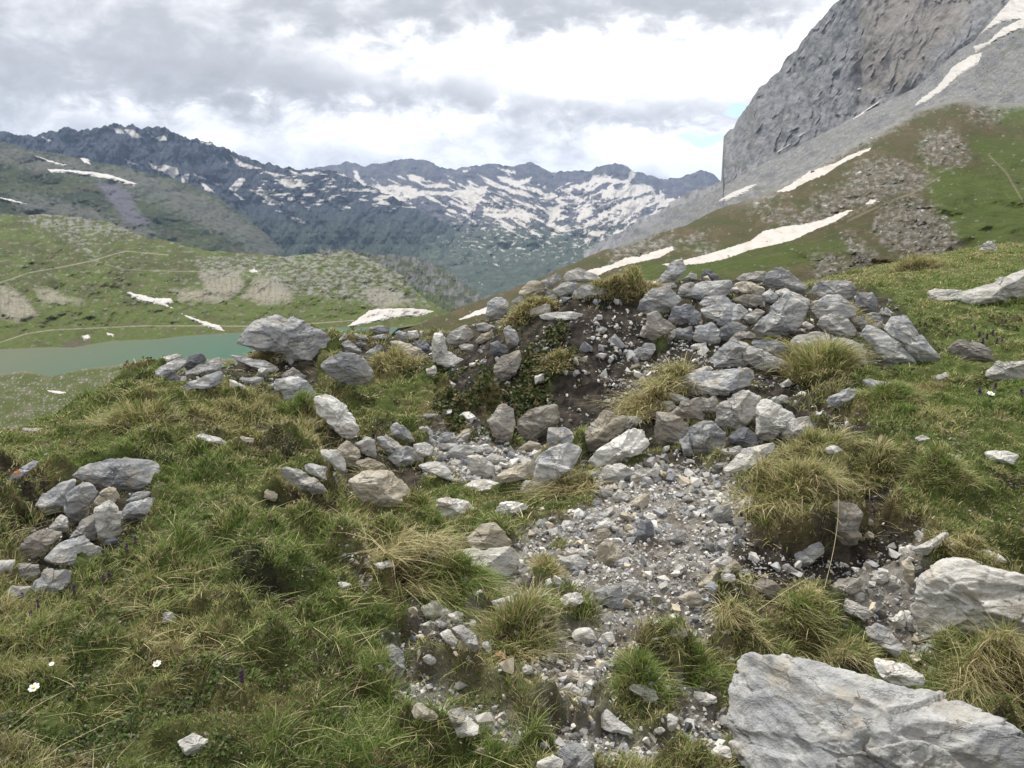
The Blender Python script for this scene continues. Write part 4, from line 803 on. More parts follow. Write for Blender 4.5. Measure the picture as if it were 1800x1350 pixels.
def turf_layer(name, label, n, Y0, Y1, ex, K, hfun, seed, dens, green, wpx=.75, rad=.03, leanr=(.2, 1.3)):
    r = np.random.default_rng(seed)
    X, Y = fan_sample(n, Y0, Y1, ex, rng=r); cv = [bil(c, X, Y) for c in _cv]
    d = dens(X, Y, *cv); k = r.random(len(X)) < d; X, Y = X[k], Y[k]; cv = [c[k] for c in cv]; n = len(X)
    hh = hfun(X, Y, *cv)*r.uniform(.6, 1.35, n)
    kk = np.maximum(3, (K*r.uniform(.5, 1.5, n)).astype(int)); I = np.repeat(np.arange(n), kk); m = len(I)
    a = r.uniform(0, 6.283, m); q = np.sqrt(r.random(m)); R = rad*np.clip(Y[I]/3, .8, 3)*(hh[I]/.06)**.4
    bx = X[I]+np.cos(a)*q*R; by = Y[I]+np.sin(a)*q*R
    P = np.stack([bx, by, H(bx, by)-.004], 1)
    ok = ~in_stone(P, 2.5); I, a, q, P = I[ok], a[ok], q[ok], P[ok]; m = len(I)
    h = hh[I]*r.uniform(.45, 1.15, m); lean = q*r.uniform(*leanr, m)+r.uniform(0, .35, m)
    az = a+r.normal(0, .6, m); wind = r.random(m) < .2; az[wind] = r.uniform(-.6, 1.0, wind.sum())
    w = np.clip(P[:, 1]/FPX*1.758*wpx, .0011, .02)*r.uniform(.7, 1.4, m)
    gv = green(X, Y, *cv)[I]                       # 0 straw .. 1 lush
    u = r.random(m); dry = u > (.25+.7*gv)
    live = lerp3(np.broadcast_to(YGREEN, (m, 3)), np.broadcast_to(GREEN, (m, 3)), np.clip(gv+r.normal(0, .3, m), 0, 1)); dk = r.random(m) < .18; live = np.where(dk[:, None], DEEP, live)
    dead = pick([STRAW, DRY, BROWN, YGREEN], [.42, .26, .16, .16], r, m)
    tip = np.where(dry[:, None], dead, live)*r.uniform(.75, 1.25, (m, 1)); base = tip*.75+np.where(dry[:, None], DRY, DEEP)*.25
    t2 = r.random(m) < .14; tip = np.where(t2[:, None], STRAW*.9, tip)
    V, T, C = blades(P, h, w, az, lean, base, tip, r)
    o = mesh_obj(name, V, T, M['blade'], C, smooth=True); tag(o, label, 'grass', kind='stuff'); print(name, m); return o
def gcov(X, Y, g, so, tu, sc, mo): return np.clip(1-g*1.05-so*.93-sc*.9-mo*.5, 0, 1)
def gdens(X, Y, g, so, tu, sc, mo):
    b = 1-.6*sm(.22, .42, fbm(X*2.1, Y*2.1, 0, 33, 4))*(1-tu)
    return gcov(X, Y, g, so, tu, sc, mo)*b
def gheight(X, Y, g, so, tu, sc, mo):
    n = fbm(X*1.6, Y*1.6, 0, 51, 3); return np.clip(.032+.045*sm(-.1, .5, n)-.010*tu, .018, .09)*np.where(Y > 9, 1.3, 1)
def ggreen(X, Y, g, so, tu, sc, mo):
    return np.clip(.50+.9*fbm(X*.9, Y*.9, 0, 52, 3)+.5*fbm(X*4, Y*4, 0, 58, 2)+.26*tu-.3*g, .02, .95)
turf_layer('grass', 'short green and straw-coloured turf covering the bank and meadow', 42000, 1.3, 6, 1.15, 11, gheight, 201, gdens, ggreen, .85, .022)
turf_layer('grass', 'turf of the ring wall and the right meadow farther off', 42000, 5.5, 30, 1.35, 10, gheight, 202, gdens, ggreen, .85, .022)
# taller bunches between the short turf
turf_layer('tall_grass', 'taller grass bunches growing all over the bank and meadow', 6500, 1.4, 16, 1.1, 34, lambda X, Y, g, so, tu, sc, mo: .055+.04*sm(-.2, .4, fbm(X*1.1, Y*1.1, 0, 53, 2)), 203,
           lambda X, Y, g, so, tu, sc, mo: gcov(X, Y, g, so, tu, sc, mo)*sm(-.1, .35, fbm(X*1.3, Y*1.3, 0, 54, 3))*np.where(Y < 2.2, .6, 1), lambda *a: np.clip(ggreen(*a)*.95, 0, 1), .85, .028, (.4, 2.0))
turf_layer('dry_grass', 'matted dead straw lying flat between the green grass', 6500, 1.35, 12, 1.15, 12, lambda X, Y, *a: .05+0*X, 205,
           lambda X, Y, g, so, tu, sc, mo: gcov(X, Y, g, so, tu, sc, mo)*sm(-.25, .3, fbm(X*2.1, Y*2.1, 0, 57, 3))*(1-.6*tu), lambda X, Y, *a: 0*X+.02, .95, .03, (1.8, 4.5))
# sparse blades among the gravel edges
turf_layer('grass', 'sparse yellowish grass sprouting between the path stones', 2600, 1.5, 8, 1.1, 12, lambda X, Y, g, *a: .03+.02*(X > -9), 204,
           lambda X, Y, g, so, tu, sc, mo: (g > .3)*.7*sm(.12, .35, fbm(X*3.3, Y*3.3, 0, 55, 3)), lambda X, Y, *a: .35+0*X, .6, .02)
# moss and dwarf shrub cushions: small leaves
def leaves(name, label, n, Y0, Y1, ex, seed, dens, pal, size=.006, lift=.02, up=.9):
    r = np.random.default_rng(seed); X, Y = fan_sample(n, Y0, Y1, ex, rng=r); cv = [bil(c, X, Y) for c in _cv]
    k = r.random(len(X)) < dens(X, Y, *cv); X, Y = X[k], Y[k]; P = np.stack([X, Y, H(X, Y)+r.random(len(X))*lift], 1); P = P[~in_stone(P, 2)]; n = len(P)
    s = size*np.clip(P[:, 1]/3, .7, 2.5)*r.uniform(.6, 1.4, n); R = rotm(r, n, up)
    q = np.array([[-1, 0, 0], [-.35, -.55, .12], [.6, -.45, .1], [1, 0, .0], [.6, .45, .1], [-.35, .55, .12]])
    V = np.einsum('nij,vj->nvi', R, q)*s[:, None, None]+P[:, None]
    c = np.array(pal)[r.integers(0, len(pal), n)]*r.uniform(.7, 1.3, (n, 1))
    b = np.arange(n)*6; F = np.stack([b, b+1, b+2, b+3, b, b+3, b+4, b+5], 1).reshape(-1, 4)
    o = mesh_obj(name, V.reshape(-1, 3), F, M['leaf'], np.repeat(c, 6, 0), smooth=False); tag(o, label, 'ground cover', kind='stuff'); print(name, n)
LP = PP("-60,1120 250,1160 480,1180 620,1250 700,1370 -100,1370")
leaves('ground_cover', 'small-leaved dark green ground cover in the bottom left turf', 230000, 1.35, 3.6, .9, 301,
       lambda X, Y, g, so, tu, sc, mo: (1-g)*np.clip(sm(-15, 45, polysd(*proj(np.stack([X, Y, bil(GB, X, Y)], -1)), LP))*.9+.12, 0, 1)*sm(-.25, .25, fbm(X*4, Y*4, 0, 61, 3)), [[.055, .10, .022], [.085, .135, .03], [.04, .07, .018], [.12, .13, .05], [.16, .15, .10]], .0080)
leaves('dwarf_plants', 'dark dwarf plants filling the hollows between the grass', 160000, 1.35, 9, 1.2, 304,
       lambda X, Y, g, so, tu, sc, mo: (1-g)*(1-so*.7)*sm(.12, .34, fbm(X*2.1, Y*2.1, 0, 33, 4))*.95, [[.06, .095, .025], [.085, .12, .03], [.13, .11, .055], [.045, .065, .02], [.20, .16, .09]], .0065, .035)
leaves('moss', 'dark green moss and dwarf shrubs clinging to the back wall of the pit', 300000, 5, 9, 1, 302,
       lambda X, Y, g, so, tu, sc, mo: np.clip(mo*1.1, 0, 1)*sm(-.3, .2, fbm(X*3, Y*3, 0, 62, 3)), [[.05, .08, .022], [.075, .105, .03], [.12, .105, .045], [.035, .055, .018], [.22, .18, .09]], .0085, .06)
leaves('leaf_litter', 'withered brown and grey leaf litter between the grass', 60000, 1.35, 5, 1.1, 303,
       lambda X, Y, g, so, tu, sc, mo: (1-g)*(1-tu*.5)*sm(.0, .4, fbm(X*3, Y*3, 0, 63, 3)), [[.25, .19, .13], [.13, .09, .06], [.33, .30, .26], [.09, .065, .045]], .006, .03)
# ------------------------------------------------------------------ tussocks: each one an object
def tussock(px, py, R, h, n, green, label, seed, droop=1.0, Y=None, squash=1.0, dirz=None, cat='grass tussock', wf=1.0):
    r = np.random.default_rng(seed); Y = Y or hit(px, py)[0]; c = at(px, py, Y); c[2] = H(c[0], c[1]); 
    a = r.uniform(0, 6.283, n); q = r.random(n)**.6
    x = np.cos(a)*q*R; y = np.sin(a)*q*R*squash; z = H(c[0]+x, c[1]+y)-c[2]+(1-q**2)*R*.35-.01
    P = np.stack([x, y, z], 1); az = a+r.normal(0, 1.1, n); h = h*.78*(1+.9*pn(x*11, y*11, seed*1.7))
    if dirz is not None: m = r.random(n) < .75; az[m] = dirz+r.normal(0, .45, m.sum())
    lean = (q*r.uniform(.5, 1.7, n)+r.uniform(0, .8, n)**1.5)*droop; hh = h*r.uniform(.5, 1.15, n)
    w = np.clip(Y/FPX*1.758*.85, .0018, .01)*r.uniform(.7, 1.4, n)*wf
    g = np.clip(green+.5*pn(x*9, y*9, seed), 0, 1); u = r.random(n); dry = u > .15+.85*g
    dry |= (q > .75) & (r.random(n) < .5*(1-green))
    live = lerp3(np.broadcast_to(YGREEN, (n, 3)), np.broadcast_to(GREEN, (n, 3)), np.clip(g+r.normal(0, .25, n), 0, 1))
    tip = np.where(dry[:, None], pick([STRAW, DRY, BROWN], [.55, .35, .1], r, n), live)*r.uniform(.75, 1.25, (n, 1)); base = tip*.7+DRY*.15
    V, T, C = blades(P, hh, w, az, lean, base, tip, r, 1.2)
    # dark rooted core under the blades
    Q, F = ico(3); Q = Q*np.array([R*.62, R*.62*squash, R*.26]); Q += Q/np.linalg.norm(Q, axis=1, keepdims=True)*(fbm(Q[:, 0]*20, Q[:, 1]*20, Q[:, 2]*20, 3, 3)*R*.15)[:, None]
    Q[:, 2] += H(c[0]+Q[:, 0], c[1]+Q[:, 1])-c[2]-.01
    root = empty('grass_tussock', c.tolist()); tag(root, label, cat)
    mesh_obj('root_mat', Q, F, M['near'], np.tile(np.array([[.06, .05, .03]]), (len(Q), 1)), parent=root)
    mesh_obj('blades', V, T, M['blade'], C, parent=root); return root
TS = [
 (1433,672,.30,.30,3000,.42,'big domed grass tussock growing in front of the right stone pile',1.0,6.55,.9,None),
 (1385,905,.27,.17,4200,.30,'large yellow-green tussock hanging over the bare bank beside the brown pillar stone',1.1,3.95,.8,-1.57),
 (1420,815,.24,.14,2600,.45,'green tussock at the upper edge of the bank above the hanging one',1.0,4.55,.9,None),
 (693,645,.26,.17,1600,.28,'dark straw-tipped tussock on the ring wall beside the long brownish stone',1.0,None,.8,None),
 (480,630,.28,.13,1700,.10,'brown tussock against the front of the large skyline boulder',1.2,None,.6,-1.57),
 (1190,640,.20,.20,1400,.22,'straw-coloured tussock streaming down the slope, upper one',1.5,6.4,1.2,-2.2),
 (1135,690,.20,.20,1400,.16,'straw-coloured tussock streaming down the slope, lower one',1.5,6.05,1.2,-2.2),
 (521,722,.12,.13,700,.95,'bright green small tussock above the tall whitish slab',.9,None,1,None),
 (900,1105,.17,.12,1900,.38,'round tussock in the middle of the path',1.0,None,.9,None),
 (800,1030,.17,.15,1700,.80,'bright green tussock spilling onto the left edge of the path',1.2,None,.8,-.6),
 (715,1000,.20,.15,1500,.15,'straw tussock drooping to the right at the foot of the left bank',1.5,None,.8,-.5),
 (1000,868,.17,.17,1200,.20,'straw tussock under the big leaning slab',1.4,None,.7,-2.6),
 (1303,1100,.10,.10,1100,.20,'small dry tussock left of its greener twin above the huge boulder',1.2,None,.9,-1.7),
 (1420,1085,.13,.09,1400,.55,'greener low tussock above the huge boulder',1.1,None,.9,-1.2),
 (1490,1150,.14,.08,1300,.25,'yellowish low tussock just above the huge boulder edge',1.2,None,.7,-1.2),
 (963,1005,.07,.09,700,.25,'small upright dry tussock beside the blue-grey path stone',.8,None,.9,None),
 (1760,1190,.20,.16,1800,.12,'straw tussock drooping below the big furrowed boulder',1.5,None,.6,-1.7),
 (1220,1170,.13,.08,1300,.85,'dense dark green tuft left of the huge boulder',1.0,None,.8,None),
 (980,640,.16,.12,900,.30,'tussock hanging over the top of the mossy back wall',1.4,6.9,.7,-1.57),
 (1120,545,.26,.15,1300,.08,'pale straw tussock left of the corner rock of the pile',1.0,8.0,.6,None),
 (1060,570,.34,.08,2200,.16,'mat of brown grass on the rim above the dark earth',1.2,7.9,.4,-1.57),
 (930,590,.30,.16,1600,.18,'brown grass tuft on the rim below the tan rock cluster',1.2,7.8,.5,-1.57),
 (1210,790,.07,.09,450,.6,'small green tuft under the long white rippled rock',1.0,None,.9,None),
 (1120,1185,.10,.09,1100,.85,'green tuft in the lower path beside the pale flat stone',1.0,None,.8,None),
 (250,750,.26,.14,1500,.45,'grass tussock at the crest of the left bank above the lake',1.0,None,.8,None),
 (410,605,.18,.15,800,.10,'brown tussock left of the large skyline boulder',1.1,None,.8,None)]
TS += [
 (1560,700,.22,.11,1300,.75,'bright green tussock right of the flat grey stone in the meadow',1.2,None,.8,None),
 (1610,470,.45,.20,1300,.20,'straw tussock on the far meadow left of the cairn',1.2,None,.6,None),
 (1480,560,.30,.16,1300,.12,'dry brown tussock right of the nearly black cube-shaped stone',1.2,None,.7,None),
 (1660,820,.18,.09,1400,.65,'low green tussock above the wide flat white stone',1.3,None,.8,None),
 (1530,830,.16,.10,1300,.40,'yellowish tussock above the dark hollow of the right bank',1.4,None,.8,None),
 (1700,980,.16,.07,1300,.25,'dry low tussock over the upper edge of the furrowed boulder',1.4,None,.6,-1.6)]
for i, (px, py, R, h, n, g, lab, dr, Y, sq, dz) in enumerate(TS): tussock(px, py, R, h, n, g, lab, 400+i, dr, Y, sq, dz)
# ------------------------------------------------------------------ long dry stalks
def simple(name, col, rough=.8):
    t = NT(name); b = t.bsdf; co = t.add('ShaderNodeTexCoord').outputs['Object']
    n = t.noise(co, 60, 4); t.put(b, 'Base Color', t.mix(n, t.rgb(tuple(c*.75 for c in col)), t.rgb(tuple(min(1, c*1.2) for c in col)))); t.put(b, 'Roughness', rough); return t.m
M['petal'] = simple('white petals', (.78, .77, .72)); M['yel'] = simple('yellow flower centre', (.62, .46, .06)); M['pur'] = simple('dark purple petals', (.075, .03, .085)); M['pink'] = simple('pink petals', (.42, .18, .38)); M['stem'] = simple('green stem', (.09, .13, .04)); M['straw'] = simple('dry stalk', (.55, .46, .27))
def tube(pts_, rad, k=5):
    pts_ = np.asarray(pts_, float); n = len(pts_); V = []
    for i, p in enumerate(pts_):
        t = pts_[min(i+1, n-1)]-pts_[max(i-1, 0)]; t /= np.linalg.norm(t); a = np.cross(t, [.3, .9, .1]); a /= np.linalg.norm(a); b = np.cross(t, a); rr = rad[i] if np.ndim(rad) else rad
        for j in range(k): V.append(p+rr*(a*math.cos(6.283*j/k)+b*math.sin(6.283*j/k)))
    F = [[i*k+j, i*k+(j+1) % k, (i+1)*k+(j+1) % k, (i+1)*k+j] for i in range(n-1) for j in range(k)]
    return np.array(V), np.array(F)
def stalk(x0, y0, x1, y1, Y0, dY, label, bend=.02):
    A = at(x0, y0, Y0); B = at(x1, y1, Y0+dY); t = np.linspace(0, 1, 14)[:, None]; L = np.linalg.norm(B-A)
    p = A+(B-A)*t+np.array([bend, 0, 0])*np.sin(t*3.14)*L+np.array([0, 0, .04])*np.sin(t*3.14)*L
    V, F = tube(p-A, np.linspace(.0016, .0008, 14)*Y0/3); o = mesh_obj('dry_stalk', V, F, M['straw']); o.location = A.tolist(); tag(o, label, 'grass stalk')
stalk(1449, 1035, 1472, 842, 3.25, .25, 'long dry stalk rising in front of the brown pillar stone', .05)
stalk(1330, 1075, 1428, 1012, 2.95, .2, 'dry stalk lying slantwise over the earth above the huge boulder')
stalk(1225, 1010, 1300, 1022, 3.1, 0.1, 'thin dry stalk sticking out over the yellow-white angular stone')
stalk(430, 955, 370, 880, 3.0, .25, 'pale stalk bending left on the middle of the left bank')
stalk(610, 1300, 640, 1180, 1.95, .2, 'pale arching stalk in the green tussock at the bottom', -.06)
stalk(405, 1350, 520, 1262, 1.72, .15, 'long straw stalk leaning right at the bottom edge')
stalk(640, 975, 700, 1020, 3.4, -.1, 'straw stalk drooping towards the path at the bank foot')
# ------------------------------------------------------------------ flowers
def flower(px, py, Y, size, kind, label, seed, group=None):
    r = np.random.default_rng(seed); q = hit(px, py+20*2/Y)[0]; Y = Y if np.isnan(q) else q; A = at(px, py, Y); g = H(A[0], A[1]); hgt = max(A[2]-g, .02)
    root = empty('flower', (A[0], A[1], A[2]-hgt)); tag(root, label, 'flower', group)
    V, F = tube([(0, 0, 0), (.004, 0, hgt*.5), (0, 0, hgt)], .0014); mesh_obj('stem', V, F, M['stem'], parent=root)
    top = np.array([0, 0, hgt])
    if kind == 'spike':
        Vs, Fs, n = [], [], 0
        for k in range(26):
            Q, F = ico(1); a = r.uniform(0, 6.28); z = k/26
            Q = Q*np.array([.32, .2, .28])*size*r.uniform(.5, 1)+top+np.array([math.cos(a)*.32*size*(1-z*.5), math.sin(a)*.32*size*(1-z*.5), size*(z*2.2-1)])
            Vs.append(Q); Fs.append(F+n); n += len(Q)
        mesh_obj('petal', np.vstack(Vs), np.vstack(Fs), M['pur'] if seed != 777 else M['pink'], parent=root); return
    for k in range(7):
        a = 6.283*k/7+r.uniform(-.1, .1); d = np.array([math.cos(a), math.sin(a)*.9, .22]); d2 = np.array([-math.sin(a), math.cos(a), 0])
        tilt = np.array([0, -.35, 0]); o = top
        q = [o, o+size*(.45*d+.30*d2), o+size*(.85*d+.26*d2), o+size*(1.0*d), o+size*(.85*d-.26*d2), o+size*(.45*d-.30*d2)]
        q = np.array(q)+np.array([0, 0, .0]); dy = q[:, 1]; q[:, 2] += -tilt[1]*dy*1.2
        up = q+np.array([0, -.0006, .0012]); V = np.vstack([q, up]); F = [[0, 1, 2, 3], [0, 3, 4, 5], [6, 9, 8, 7], [6, 11, 10, 9]]
        mesh_obj('petal', V, F, M['petal'], parent=root)
    Q, F = ico(2); mesh_obj('flower_centre', Q*np.array([.28, .28, .18])*size+top+np.array([0, -.1*size, .15*size]), F, M['yel'], parent=root)
flower(60, 1210, 1.98, .016, 'daisy', 'white flower with yellow centre at the far left bottom', 701)
flower(276, 1168, 2.15, .013, 'daisy', 'white flower with yellow centre in the turf, right of the first', 702)
flower(91, 1168, 2.15, .008, 'daisy', 'tiny white flower above and between the two bigger ones', 703)
flower(1742, 693, 5.6, .030, 'daisy', 'pale flower in the right meadow near the picture edge', 704)
for i, (x, y, Y) in enumerate([(222, 962, 3.0), (238, 950, 3.05), (182, 1018, 2.75), (192, 1010, 2.8), (40, 1050, 2.55), (66, 1062, 2.5), (425, 1188, 2.12), (55, 1082, 2.42), (130, 1035, 2.6)]):
    flower(x, y, Y, .016, 'spike', 'dark purple flower spike low in the turf of the left bank', 710+i, 'purple flower spikes on the left bank')
for i, (x, y, Y) in enumerate([(1713, 578, 7.9), (1722, 588, 7.7), (1735, 592, 7.7), (1752, 600, 7.5), (1762, 598, 7.5), (1728, 600, 7.5), (1745, 586, 7.7), (1750, 680, 5.8), (1795, 692, 5.6), (1722, 690, 5.7)]):
    flower(x, y, Y, .030, 'spike', 'dark purple flower spike in the right meadow', 730+i, 'purple flower spikes in the right meadow')
flower(245, 732, 5.3, .025, 'spike', 'single pink flower on the crest of the left bank', 777)
# ------------------------------------------------------------------ cairn of stones on the meadow crest
Yc = hit(1740, 441, 30)[0]; Yc = 16.5 if np.isnan(Yc) else Yc
ca = at(1740, 444, Yc); cairn = empty('cairn', ca.tolist()); tag(cairn, 'small stone cairn standing on the crest of the right meadow', 'cairn')
for i, (x, y, w, h) in enumerate([(1729, 440, 9, 6), (1744, 441, 12, 6), (1737, 435, 11, 5), (1743, 431, 8, 4), (1739, 427, 6, 4), (1732, 431, 6, 4)]):
    k = Yc/FPX; a = np.linspace(0, 6.28, 8)[:-1]; pl = np.stack([np.cos(a)*w*k, np.sin(a)*h*k], 1)
    Q, F = rock_lobe(pl, w*k*1.6, 3, 860+i); c = at(x, y, Yc)-ca
    mesh_obj('stone', np.stack([Q[:, 0], -Q[:, 2], Q[:, 1]], 1)+c, F, M['g' if i % 2 else 'p'], smooth=False, parent=cairn)
# ------------------------------------------------------------------ far terrain sheets
def poly1(s, reg):
    q = pts(reg, s); q = q[np.argsort(q[:, 0], kind='stable')]; return q[:, 0], q[:, 1]
SH = {}
def sheet(name, x0, x1, nu, nv, top, bot, Yt, Yb, disp, colf, mat, jag=1.5, jf=.06, prof=None, kind='structure', label=None, seed=0, cat=None):
    U = np.linspace(x0, x1, nu); tp = np.interp(U, *top)+jag*fbm(U*jf, 0*U+3.3, 0, 70+seed, 5, .6); bt = np.interp(U, *bot) if isinstance(bot, tuple) else bot+0*U
    yt = np.interp(U, *Yt) if isinstance(Yt, tuple) else Yt+0*U; yb = np.interp(U, *Yb) if isinstance(Yb, tuple) else Yb+0*U
    v = np.linspace(0, 1, nv)[None]; PX = np.broadcast_to(U[:, None], (nu, nv)); PY = bt[:, None]+(tp-bt)[:, None]*v
    tp0 = np.interp(U, *top)[:, None]; v0 = np.clip((bt[:, None]-PY)/(bt[:, None]-tp0), 0, 1.04); v0 = np.where(v > .999, np.maximum(v0, .97), v0)
    vv = prof(PX, PY, v0) if prof else v0
    Y = 1/((1/yb)[:, None]*(1-vv)+(1/yt)[:, None]*vv)
    Y = Y*(1+disp(PX, PY, np.clip(v0, 0, 1)))
    P = at(PX, PY, Y)
    C = colf(PX, PY, v, P, tp[:, None])
    SH[name] = (U, tp, bt, Y)
    # the far side beyond the crest
    back = []
    for k, (f, dz) in enumerate([(1.03, .012), (1.12, .06), (1.35, .2)]):
        q = P[:, -1]*1.0; q = np.stack([q[:, 0]*f, q[:, 1]*f, q[:, 2]-Y[:, -1]*dz], 1); back.append(q)
    P = np.concatenate([P, np.stack(back, 1)], 1); C = np.concatenate([C, np.repeat(C[:, -1:], 3, 1)], 1)
    o = mesh_obj(name, P.reshape(-1, 3), gridF(nu, nv+3), mat, C.reshape(-1, 3)); tag(o, label, cat, kind=kind); return o
def sheetY(name, px, py):
    U, tp, bt, Y = SH[name]; i = np.clip((px-U[0])/(U[1]-U[0]), 0, len(U)-1.001); a = i-i.astype(int); i = i.astype(int)
    t = tp[i]*(1-a)+tp[i+1]*a; b = bt[i]*(1-a)+bt[i+1]*a
    v = np.clip((py-b)/(t-b), 0, 1)*(Y.shape[1]-1.001); j = v.astype(int); c = v-j
    return (Y[i, j]*(1-a)+Y[i+1, j]*a)*(1-c)+(Y[i, j+1]*(1-a)+Y[i+1, j+1]*a)*c
def mixc(*seq):
    c = np.asarray(seq[0], float)
    for col, w in seq[1:]: c = c+(np.asarray(col, float)-c)*np.clip(w, 0, 1)[..., None]
    return c
def snow(name, sh, poly, label, group=None, th=.006, tone=(.72, .66, .62), res=.6, nz=2.0, cat='snow patch'):
    q = poly; x0, y0 = q.min(0)-3; x1, y1 = q.max(0)+3
    U = np.arange(x0, x1, res); W = np.arange(y0, y1, res); PX, PY = np.meshgrid(U, W, indexing='ij')
    sd = polysd(PX, PY, q)+nz*fbm(PX*.12, PY*.2, 0, 91, 5, .65)
    Y = sheetY(sh, PX, PY); Y = Y*(1-np.clip(sd*.0022, -.006, th)*(1+.35*fbm(PX*.07, PY*.12, 0, 92, 3)))
    P = at(PX, PY, Y); F = gridF(len(U), len(W)); keep = (sd.ravel()[F] > -1.5).any(1); F = F[keep]
    used = np.unique(F); mp = np.zeros(P[..., 0].size, int); mp[used] = np.arange(len(used))
    dirt = sm(-.1, .5, fbm(PX*.05, PY*.09, 0, 93, 4)); C = mixc(np.broadcast_to(np.array([.45, .435, .41]), PX.shape+(3,)), (tone, .35+.65*dirt))
    Pv = P.reshape(-1, 3)[used]; org = Pv.mean(0)
    o = mesh_obj(name, Pv-org, mp[F], M['snow'], C.reshape(-1, 3)[used]); o.location = org.tolist(); tag(o, label, cat, group); return o
GR1 = [.075, .088, .028]; GRL = [.088, .115, .030]; GRD = [.060, .062, .028]; RK = [.235, .235, .215]; RKD = [.14, .14, .14]; EARTH = [.14, .12, .085]
# --- lake and its shores
ZL = -46.0
def Yz(py, z): _, ry, rz = ray(0, py); return (z-CAMZ)/(rz/ry)
lk = np.array([[-900, 200], [400, 200], [400, 420], [-900, 420.]]); 
def water():
    t = NT('lake water'); b = t.bsdf; co = t.add('ShaderNodeTexCoord').outputs['Object']
    sx = t.math('SUBTRACT', t.math('MULTIPLY', t.add('ShaderNodeSeparateXYZ', i={0: co}).outputs[0], -.0125), 1.35, True); wc = t.mix(t.noise(co, .02, 4), (.022, .078, .040, 1), (.032, .095, .048, 1)); t.put(b, 'Base Color', t.mix(t.math('MULTIPLY', sx, .8), wc, (.088, .092, .042, 1))); t.put(b, 'Roughness', .38); t.put(b, 'Specular IOR Level', .10)
    mp = t.add('ShaderNodeMapping', i={'Vector': co, 'Scale': (1, 2.2, 1)}).outputs[0]
    t.put(b, 'Normal', t.add('ShaderNodeBump', i={'Strength': .35, 'Distance': .12, 'Height': t.noise(mp, 1.2, 6, .7)}).outputs[0]); return t.m
X_, Y_ = np.meshgrid(np.linspace(-700, -55, 40), np.linspace(150, 362, 30), indexing='ij')
o = mesh_obj('lake', np.stack([X_, Y_, X_*0+ZL], -1).reshape(-1, 3), gridF(40, 30), water()); tag(o, kind='structure')
# near shore flats (seen left between the bank and the lake)
def shore_c(PX, PY, v, P, tp):
    n = fbm(PX*.03, PY*.09, 0, 81, 5, .6); s = fbm(PX*.2, PY*.35, 0, 82, 3); sh = sm(7, 0, PY-tp)
    return mixc(np.broadcast_to(np.array([.082, .10, .032]), PX.shape+(3,)), (EARTH, sm(.0, .3, n)*.6), (GR1, sm(.1, -.2, n)), ([.17, .15, .10], sh*.85), (RK, sm(.33, .42, s+.25*n)*.9))
sheet('lakeside_meadow', -260, 460, 700, 110, poly1("-260,656 0,657 40,652 90,656 150,646 190,643 230,638 300,634 460,628", 'P'), 830, (np.array([-260, 0, 200, 460]), Yz(np.array([656, 657, 642, 628.]), ZL-.2)), 95.0,
      lambda X, Y, v: .004*fbm(X*.02, Y*.05, 0, 83, 4)*(1-v), shore_c, M['hill'], jag=1.5, jf=.05)
# --- green knoll beyond the lake
PATHS = [pts('J', "-60,1100 0,1085 120,1045 240,1028 420,1020 640,1010 900,1010 1140,1012 1400,1000 1600,985"), pts('J', "-60,830 0,815 130,770 300,740 420,715 500,690 570,672 760,690"), pts('J', "420,715 560,755 850,765 1130,762 1200,758")]
SCR = [pts('J', s) for s in ("900,775 960,760 1080,770 1100,830 1060,870 940,860", "1100,880 1170,790 1230,790 1320,870 1310,900 1200,910", "160,850 220,845 300,885 380,900 200,905", "0,830 60,845 120,900 170,960 100,985 0,970", "780,850 900,850 1050,880 1000,900 820,890", "1640,850 1760,840 1850,900 1700,930")]
OUT = [pts('J', s) for s in ("240,560 320,560 420,680 430,720 380,650", "120,520 300,505 560,560 600,600 420,590 200,560", "1190,700 1440,670 1560,665 1800,770 2000,900 1700,900 1400,860 1220,820", "900,720 1180,710 1180,770 920,765")]
def knoll_c(PX, PY, v, P, tp):
    n = fbm(PX*.02, PY*.04, 0, 84, 4); s = fbm(PX*.10, PY*.20, 0, 85, 6, .68); s2 = fbm(PX*.07+PY*.03, PY*.16, 0, 86, 5, .65)
    flat = sm(505, 545, PY)
    c = mixc(np.broadcast_to(np.array([.068, .080, .027]), PX.shape+(3,)), (GRL, sm(-.15, .3, n+.45*flat)*.85), ([.11, .095, .052], sm(.0, .35, fbm(PX*.05, PY*.11, 0, 87, 4))*.55))
    sc = mx(SCR, PX, PY)+6*s2; ou = mx(OUT, PX, PY)+8*s2
    c = mixc(c, ([.29, .265, .215], sm(-9, 7, sc+5*s)*.75), ([.16, .14, .105], sm(-4, 6, sc)*sm(-.05, .3, fbm(PX*.22, PY*.04, 0, 161, 4, .65))*.7), (RK, sm(-14, 8, ou+14*s)*sm(-.25, .3, s+.6*s2)*.75), (RK, sm(.30, .60, s+.6*s2+.12*(1-flat))*.6), ([.06, .07, .03], sm(.3, .6, -s-.4*s2)*.35))
    for k, q in enumerate(PATHS): c = mixc(c, ([.24, .22, .165], sm(1.3, .5, linesd(PX, PY, q)+.35*s)*(.9 if k < 2 else .55)))
    c = mixc(c, ([.20, .15, .09], sm(3.0, 1.0, np.interp(PX[:, 0], *SHO)[:, None]-PY+1.5*s)*.8))
    dk = polysd(PX, PY, pts('J', "280,1090 340,1070 420,1080 370,1105 290,1110"))
    return mixc(c, ([.10, .08, .06], sm(-3, 2, dk)*.8))
SHO = poly1("-260,616 0,616 60,613 130,612 200,601 280,598 330,592 400,588 500,583 590,577 700,577 800,560", 'P')
